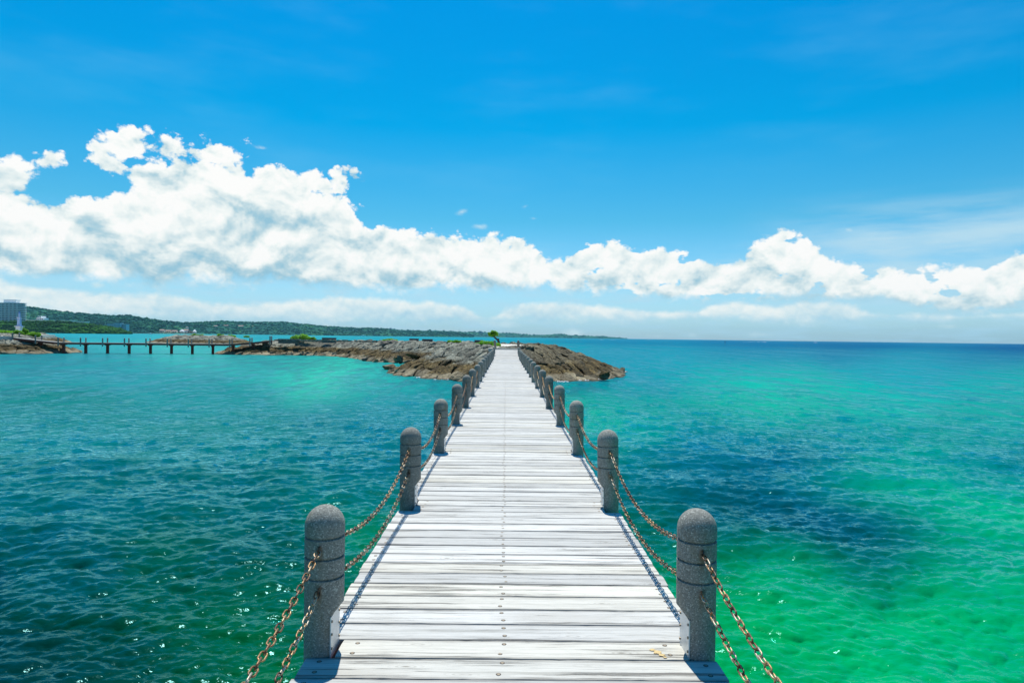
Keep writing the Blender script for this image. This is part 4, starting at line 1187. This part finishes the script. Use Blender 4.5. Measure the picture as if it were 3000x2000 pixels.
# ------------------------------------------------------------------ far shore: hills, wooded headland, beach
def hills(name, prof, mat, amp, label, rows=22, kindd='structure', seed=1, step=1.4, crowns=0, crown=7.0, foot=-2.5):
    """prof: (px, ridge py, shore distance, ridge distance)"""
    prof = sorted(prof); px = np.array([p[0] for p in prof])
    xs = np.arange(px[0], px[-1], step)
    ry = np.interp(xs, px, [p[1] for p in prof]); y0 = np.interp(xs, px, [p[2] for p in prof]); y1 = np.interp(xs, px, [p[3] for p in prof])
    mb = MB(); vs = []; nr = rows; C_ = []
    r = random.Random(seed)
    for i, x in enumerate(xs):
        top = atY(x, ry[i], y1[i]); 
        for j in range(nr + 5):
            t = j / nr
            if j <= nr:
                Y = y0[i] + (y1[i] - y0[i]) * t
                hz = WATER + foot * (1 - min(1, t * 8)) + (top.z - WATER) * (1 - (1 - t) ** 1.7)
            else:
                Y = y1[i] + (j - nr) * (y1[i] - y0[i]) * 0.35; hz = WATER + (top.z - WATER) * max(0, 1 - ((j - nr) / 4.0) ** 2)
            X = lx(x, Y) 
            a = amp * (1.0 if t > 0.04 else 0.2)
            env = min(1, t * 3) * (1 if t < 0.95 else 0.35)
            d = a * (fbm(X / 22, Y / 22, seed, 4) * 0.7 + abs(fbm(X / 9, Y / 9, seed + 3, 3)) * 0.8) * env + a * 2.5 * fbm(X / 160, Y / 160, seed + 5, 3) * env * (1 if t < 0.9 else 0.3)
            vs.append((X, Y, hz + d))
            if crowns and j <= nr: C_.append((X, Y, hz + d))
    R_ = nr + 5
    fs = [(i * R_ + j, (i + 1) * R_ + j, (i + 1) * R_ + j + 1, i * R_ + j + 1) for i in range(len(xs) - 1) for j in range(R_ - 1)]
    mb.add(vs, fs)
    ob = mb.build(name, mat, None, 80, kind=kindd, label=label)
    if crowns:
        cb = MB()
        bm = bmesh.new(); bmesh.ops.create_icosphere(bm, subdivisions=1, radius=1.0)
        iv = [v.co.copy() for v in bm.verts]; ifc = [tuple(v.index for v in f.verts) for f in bm.faces]; bm.free()
        for _ in range(crowns):
            X, Y, Z = C_[r.randrange(len(C_))]
            s_ = crown * r.uniform(0.5, 1.25)
            X += r.uniform(-4, 4)
            cb.add([(X + v.x * s_ * r.uniform(0.8, 1.15), Y + v.y * s_, Z + v.z * s_ * r.uniform(0.55, 0.8)) for v in iv], ifc)
        cb.build('treetops', mat, ob, 80, kind='stuff')
    return ob
hills('hills', [(-700, 905, 1900, 2500), (-300, 900, 1900, 2500), (0, 897, 1900, 2500), (75, 901, 1900, 2500), (118, 904, 1900, 2450), (150, 909, 1900, 2450), (200, 915, 1900, 2400), (250, 919, 1850, 2350),
                (300, 923, 1800, 2300), (330, 927, 1800, 2300), (389, 927.5, 1800, 2250), (405, 930, 1800, 2250), (423, 935, 1800, 2250), (445, 938, 1850, 2250), (460, 938, 1900, 2300), (482, 943.5, 2000, 2400),
                (525, 946, 2100, 2600), (576, 945, 2200, 2800), (620, 943, 2300, 2900), (670, 941.5, 2400, 3000), (689, 943, 2450, 3000), (730, 943, 2500, 3100), (790, 946, 2500, 3100), (844, 945, 2550, 3100), (880, 949, 2600, 3100),
                (957, 956, 2700, 3200), (1046, 962, 2800, 3300), (1100, 961, 2900, 3300), (1145, 964, 3000, 3400), (1160, 970, 3000, 3400), (1250, 973, 3100, 3450), (1290, 973, 3100, 3450), (1345, 974, 3200, 3450), (1370, 982, 3250, 3450), (1386, 986, 3300, 3400)],
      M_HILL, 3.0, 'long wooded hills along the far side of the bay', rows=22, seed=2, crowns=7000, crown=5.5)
hills('far_hills', [(1000, 962, 4700, 5400), (1060, 961.5, 4700, 5400), (1120, 965, 4700, 5400), (1200, 967, 4800, 5400), (1260, 969, 4900, 5500), (1340, 972, 5000, 5600), (1400, 973, 5200, 5800), (1467, 975, 5400, 6000), (1500, 977, 5500, 6100), (1557, 981, 5600, 6200), (1640, 980, 5700, 6200),
                    (1700, 983, 5800, 6300), (1760, 986, 5900, 6400), (1819, 990, 6000, 6400), (1835, 992.4, 6100, 6300)],
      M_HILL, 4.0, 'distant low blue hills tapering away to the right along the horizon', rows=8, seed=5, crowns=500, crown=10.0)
hills('wooded_headland', [(-600, 948, 1050, 1140), (-200, 946, 1050, 1140), (40, 946, 1060, 1140), (80, 944, 1065, 1145), (150, 943, 1070, 1150), (200, 945, 1075, 1150), (240, 948, 1080, 1150), (262, 950, 1085, 1150), (300, 956, 1090, 1140), (330, 961, 1095, 1135),
                          (355, 968, 1100, 1130), (372, 973.5, 1105, 1120), (386, 977, 1108, 1115)],
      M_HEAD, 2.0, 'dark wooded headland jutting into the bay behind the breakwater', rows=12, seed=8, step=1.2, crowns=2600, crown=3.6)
M_SAND = plain('pale_sand', (0.55, 0.50, 0.36), 0.9, 0, 0.1, 0.05)
mb = MB()
pp = [(lx(370, 1730), 1730), (lx(450, 1790), 1790), (lx(520, 1900), 1900), (lx(600, 2080), 2080), (lx(600, 2200), 2200), (lx(370, 1990), 1990)]
mb.prism(pp, WATER - 1, WATER + 1.0); mb.build('beach', M_SAND, None, None, kind='structure')

# ------------------------------------------------------------------ far buildings
M_HOTEL = plain('hotel_wall', (0.85, 0.86, 0.84), 0.7, 0, 0.05, 0.1)
M_GLASS = plain('dark_glazing', (0.02, 0.06, 0.085), 0.15, 0, 0.3, 0.1)
M_GREYB = plain('blue_grey_wall', (0.25, 0.40, 0.45), 0.7, 0, 0.08, 0.05)
M_ROOF = plain('reddish_roof', (0.30, 0.20, 0.17), 0.8, 0, 0.1, 0.1)
M_VILW = plain('village_wall', (0.55, 0.56, 0.52), 0.8, 0, 0.1, 0.1)
def hotel():
    Y = 1160.0; s_ = Y / FPX
    x1 = atY(73, 960, Y).x; zg = 3.0
    root = empty('hotel', (x1, Y, zg), label='tall white high-rise hotel with curved balconies at the left edge', category='hotel')
    zt = atY(60, 889, Y).z - zg; nfl = 13; fh = (zt - 6.0) / nfl; D_ = 20.0; L_ = 78.0
    def plan(grow=0.0, n=10):
        r_ = D_ / 2 + grow; pts = []
        for i in range(n + 1):
            a = -math.pi / 2 + math.pi * i / n
            pts.append((-D_ / 2 + r_ * math.cos(a), r_ * math.sin(a)))
        return [(-L_, -r_)] + pts + [(-L_, r_)]
    mb = MB(); mb.prism(plan(-1.8), 0, zt); mb.build('tower_wall', M_HOTEL, root)
    for k in range(nfl + 1):
        mb = MB(); mb.prism(plan(0.3 if k < nfl else 0.8), 6.0 + k * fh - 0.25, 6.0 + k * fh + (0.95 if k < nfl else 0.8)); mb.build('balcony', M_HOTEL, root)
    wm_ = MB(); wm_.box((0, 0, 0), (4.4, 0.3, fh - 1.3)); WM = wm_.mesh('window', M_GLASS)
    for k in range(nfl):
        for i in range(9):
            put('window', WM, root, (-D_ / 2 - 1.0 - i * 6.4, -D_ / 2 + 1.7, 6.0 + k * fh + 0.95 + (fh - 1.3) / 2))
        for a in (-55, -25, 10):
            put('window', WM, root, (-D_ / 2 + (D_ / 2 - 1.7) * math.cos(R(a)), (D_ / 2 - 1.7) * math.sin(R(a)), 6.0 + k * fh + 0.95 + (fh - 1.3) / 2), (0, 0, R(a + 90)))
    mb = MB()
    for i in range(10): mb.box((-D_ / 2 - 4.2 - i * 6.4, -D_ / 2 + 0.95, 6 + (zt - 6) / 2), (0.4, 1.6, zt - 6.6))
    mb.build('balcony_partitions', M_HOTEL, root)
    mb = MB(); xa = atY(14, 880, Y).x - x1; xb = atY(50, 880, Y).x - x1
    mb.box(((xa + xb) / 2, 2, zt + 3.0), (xb - xa, 10, 4.4)); mb.build('roof_house', M_HOTEL, root)
    mb = MB(); mb.box(((xa + xb) / 2, 2, zt + 5.9), ((xb - xa) * 1.08, 11, 1.0)); mb.build('roof_cap', M_HOTEL, root)
    mb = MB(); mb.box((-30, -14, 3.2), (70, 10, 5.6)); mb.box((4.0, -10, 5.4), (16, 14, 0.8)); mb.build('podium', M_HOTEL, root)
    w_ = MB(); w_.box((0, 0, 0), (5.5, 0.3, 2.6)); W3 = w_.mesh('window', M_GLASS)
    for i in range(8): put('window', W3, root, (-2 - i * 8, -19.1, 3.4))
hotel()
def flat_building(name, px0, px1, y0, y1, Y, mat, label, cat, nwin=0, floors=1, roof=None, deep=14.0):
    a = atY(px0, y1, Y); b = atY(px1, y1, Y); t_ = atY(px0, y0, Y); w = b.x - a.x; h = t_.z - a.z
    root = empty(name, ((a.x + b.x) / 2, Y, a.z), label=label, category=cat)
    mb = MB(); mb.box((0, deep / 2, h / 2), (w, deep, h)); mb.build('wall', mat, root)
    if nwin:
        fh = h / floors; ww = w / nwin * 0.62
        wb = MB(); wb.box((0, 0, 0), (ww, 0.4, fh * 0.5)); WMe = wb.mesh('window', M_GLASS)
        for f in range(floors):
            for i in range(nwin): put('window', WMe, root, (-w / 2 + (i + 0.5) * w / nwin, -0.05, fh * (f + 0.5)))
    if roof:
        mb = MB(); e = 0.6
        if roof == 'gable':
            vs = [(-w / 2 - e, -e, h + .02), (w / 2 + e, -e, h + .02), (w / 2 + e, deep + e, h + .02), (-w / 2 - e, deep + e, h + .02), (-w / 2 - e, deep / 2, h * 1.6), (w / 2 + e, deep / 2, h * 1.6)]
            mb.add(vs, [(3, 2, 1, 0), (0, 1, 5, 4), (2, 3, 4, 5), (1, 2, 5), (3, 0, 4)]); mb.build('roof', M_ROOF, root)
        elif roof == 'tent':
            vs = [(-w / 2 - e, -e, h + .02), (w / 2 + e, -e, h + .02), (w / 2 + e, deep + e, h + .02), (-w / 2 - e, deep + e, h + .02), (0, deep / 2, h * 2.2)]
            mb.add(vs, [(3, 2, 1, 0), (0, 1, 4), (1, 2, 4), (2, 3, 4), (3, 0, 4)]); mb.build('roof', M_WHITE, root)
        else:
            mb.box((0, deep / 2, h + 0.5), (w + 1.5, deep + 1.5, 1.0)); mb.build('roof', M_WHITE, root)
    return root
flat_building('long_building', 73, 205, 938, 945, 1200, M_HOTEL, 'long low white building behind the wooded headland', 'building', 26, 1, 'flat')
flat_building('roof_building', 106, 127, 931, 937.3, 1215, M_HOTEL, 'stepped white block rising above the long low building', 'building', 4, 1, None)
flat_building('roof_tower', 110, 120, 925.5, 930.8, 1216, M_HOTEL, 'small top tower over the stepped white block', 'building', 2, 1, None)
flat_building('hall', 205, 247, 942.5, 950, 1172, M_WHITE, 'bright white long-roofed hall above the trees of the headland', 'building', 0, 1, 'flat')
gb = flat_building('blue_hotel', 312, 333, 948, 974, 1600, M_GREYB, 'left wing of the blue-grey beach hotel under the hills', 'hotel', 6, 7)
flat_building('blue_hotel', 333.3, 352, 945.5, 974, 1594, M_GREYB, 'middle wing of the blue-grey beach hotel under the hills', 'hotel', 5, 8)
flat_building('blue_hotel', 352.3, 369, 949, 974, 1600, M_GREYB, 'right wing of the blue-grey beach hotel under the hills', 'hotel', 4, 7)
flat_building('blue_hotel', 298, 311.6, 952, 974, 1606, M_GREYB, 'lowest far left wing of the blue-grey beach hotel', 'hotel', 4, 6)
vil = [(467, 480, 967.5, 973, M_VILW, 'gable', 'grey gabled house at the left end of the bay village'), (483, 499, 969, 974, M_SAND, 'gable', 'long tan roofed house in the bay village'),
       (500, 517, 969.5, 974, M_VILW, 'gable', 'dark roofed house in the middle of the bay village'), (526, 536, 969.5, 974.3, M_WHITE, 'tent', 'white tent-roofed house left of the village hall'),
       (537, 550, 967.5, 974.3, M_WHITE, 'gable', 'largest white house of the bay village'), (550.5, 561, 969, 974.3, M_ROOF, None, 'reddish flat building attached to the large white house'),
       (565, 571, 970, 974.5, M_WHITE, 'tent', 'small white pointed house at the right end of the village'), (544, 549, 959, 961.5, M_WHITE, 'gable', 'small white house alone up in the hillside trees'),
       (625, 636, 955, 958, M_VILW, 'gable', 'grey house on the hillside right of the village'), (655, 668, 953.5, 956.5, M_VILW, 'gable', 'pair of pale houses high on the hillside'),
       (690, 712, 955.5, 961, M_VILW, 'gable', 'cluster building with pale walls in the hillside woods'), (729, 740, 955.5, 958.5, M_WHITE, 'gable', 'white house right of the cluster in the hillside woods')]
for i, (a, b, c1, c2, mt, rf, lab) in enumerate(vil):
    Yv = {0: 1960, 1: 1975, 2: 1990, 3: 2010, 4: 2020, 5: 2020, 6: 2050, 7: 2260, 8: 2560, 9: 2660, 10: 2690, 11: 2720}[i]
    flat_building('house', a, b, c1, c2, Yv, mt, lab, 'house', 3 if i < 7 else 0, 1, rf, 10)
flat_building('apartment_block', 1403, 1411, 969.3, 975, 5500, M_GREYB, 'small high-rise block on the distant hills left of the tree', 'building', 3, 3)
flat_building('apartment_block', 1411.5, 1416, 972, 976, 5500, M_GREYB, 'lower block attached to the distant high-rise left of the tree', 'building', 2, 2)
flat_building('apartment_block', 1141, 1146, 960.5, 966, 3350, M_GREYB, 'small block on the skyline of the wooded hills', 'building', 2, 3)
pm = atY(1345, 976, 3420)
mb = MB(); mb.tube([(0, 0, -5), (0, 0, 15)], 0.9, 6); mb.tube([(0, 0, 15), (0, 0, 22)], 0.35, 5)
mb.build('mast', M_GREYB, None, 40, loc=tuple(pm), label='thin mast on the end of the wooded hills left of the pier end', category='mast')

# boats on the bay
def boat(px, py, w_px, label, Y=None):
    P = ground(px, py); L_ = w_px / FPX * P.y
    root = empty('boat', (P.x, P.y, WATER), 0.15, label=label, category='boat', group='small white boats on the bay')
    mb = MB(); h = L_ * 0.13
    secs = [(-0.5, 0.13, 0.9), (-0.2, 0.17, 0.95), (0.15, 0.16, 1.0), (0.4, 0.08, 1.2), (0.5, 0.01, 1.35)]
    vs = []
    for x, b_, hh in secs: vs += [(x * L_, -b_ * L_, h * hh), (x * L_ * 0.92, -b_ * L_ * 0.6, -h * 0.4), (x * L_ * 0.92, b_ * L_ * 0.6, -h * 0.4), (x * L_, b_ * L_, h * hh)]
    fs = [(i * 4 + k, i * 4 + 4 + k, i * 4 + 5 + k, i * 4 + 1 + k) for i in range(4) for k in range(3)] + [(i * 4 + 3, i * 4 + 7, i * 4 + 4, i * 4) for i in range(4)] + [(0, 1, 2, 3), (19, 18, 17, 16)]
    mb.add(vs, fs); mb.build('hull', M_WHITE, root)
    mb = MB(); mb.box((-0.05 * L_, 0, h * 1.6), (L_ * 0.3, L_ * 0.16, h * 1.3)); mb.build('cabin', M_WHITE, root)
    mb = MB(); mb.box((0.11 * L_, 0, h * 1.75), (L_ * 0.02, L_ * 0.13, h * 0.6)); mb.build('windscreen', M_GLASS, root)
boat(442, 978.5, 12, 'long white boat on the bay in front of the village')
boat(1065, 984.0, 12, 'white boat on the bay behind the islet crest')
boat(1166, 984.6, 6, 'tiny white boat right of the larger one behind the crest')
boat(862, 983.0, 8, 'white boat just above the tallest crest bush')

# breaking foam on the reef and at the cape
M_FOAM = plain('foam', (0.82, 0.85, 0.85), 0.8, 0, 0.05, 3)
def foam(name, spots, seed):
    r = random.Random(seed); mb = MB()
    for (px, py, wpx, hpx, n) in spots:
        for _ in range(n):
            P = ground(px + r.uniform(-0.5, 0.5) * wpx, py + r.uniform(-0.5, 0.5) * hpx); s_ = P.y / FPX * r.uniform(0.6, 2.0)
            k_ = 7; vv = [(P.x + math.cos(2 * math.pi * i / k_) * s_ * r.uniform(0.8, 2.2), P.y + math.sin(2 * math.pi * i / k_) * s_ * r.uniform(0.8, 2.0), WATER + 0.03 + 0.02 * r.random()) for i in range(k_)]
            mb.add(vv + [(P.x, P.y, WATER + 0.06 + 0.04 * r.random())], [(i, (i + 1) % k_, k_) for i in range(k_)])
    mb.build(name, M_FOAM, None, None, kind='stuff', label='white foam of waves breaking')
foam('foam', [(1755, 1111, 34, 5, 60), (1775, 1106, 10, 4, 12), (1640, 1119, 60, 2, 26), (1700, 1115.5, 50, 2, 20), (1828, 1090, 12, 3, 14), (1300, 1112.5, 60, 1.5, 16), (1230, 1106.5, 50, 1.5, 12), (1165, 1099, 30, 1.5, 8)], 1)
foam('reef_foam', [(1760, 994.3, 16, 0.5, 16), (1792, 994.8, 14, 0.5, 12), (2210, 1002, 70, 0.7, 34), (2390, 1002.8, 12, 0.9, 22), (1900, 996, 16, 0.5, 10)], 2)

# channel markers far out on the right
for (px, y0, y1, lab) in ((2124, 1001, 1010, 'thin dark channel marker pole standing in the sea on the right'),):
    P = ground(px, y1); hh = (y1 - y0) / FPX * P.y
    mb = MB(); mb.tube([(0, 0, -0.5), (0, 0, hh)], 0.10, 6); mb.box((0, 0, hh + 0.2), (0.5, 0.5, 0.4))
    mb.build('channel_marker', M_DARKROCK, None, 40, loc=(P.x, P.y, WATER), label=lab, category='marker pole')

# ------------------------------------------------------------------ haze over the bay
HAZE = True
if HAZE:
    m = bpy.data.materials.new('haze'); m.use_nodes = True; t = NT(m.node_tree); t.n.clear()
    v = t.node('ShaderNodeVolumePrincipled'); o = t.node('ShaderNodeOutputMaterial'); t.l.new(v.outputs[0], o.inputs['Volume'])
    v.inputs['Color'].default_value = (0.30, 0.78, 1.0, 1); v.inputs['Density'].default_value = 4.2e-5
    mb = MB(); mb.box((0, 0, 70), (16600, 16600, 150)); hz = mb.build('haze', m, None, None, kind='stuff')
print('tris', sum(len(me.loops) - 2 * len(me.polygons) for me in bpy.data.meshes), 'objs', len(bpy.data.objects))
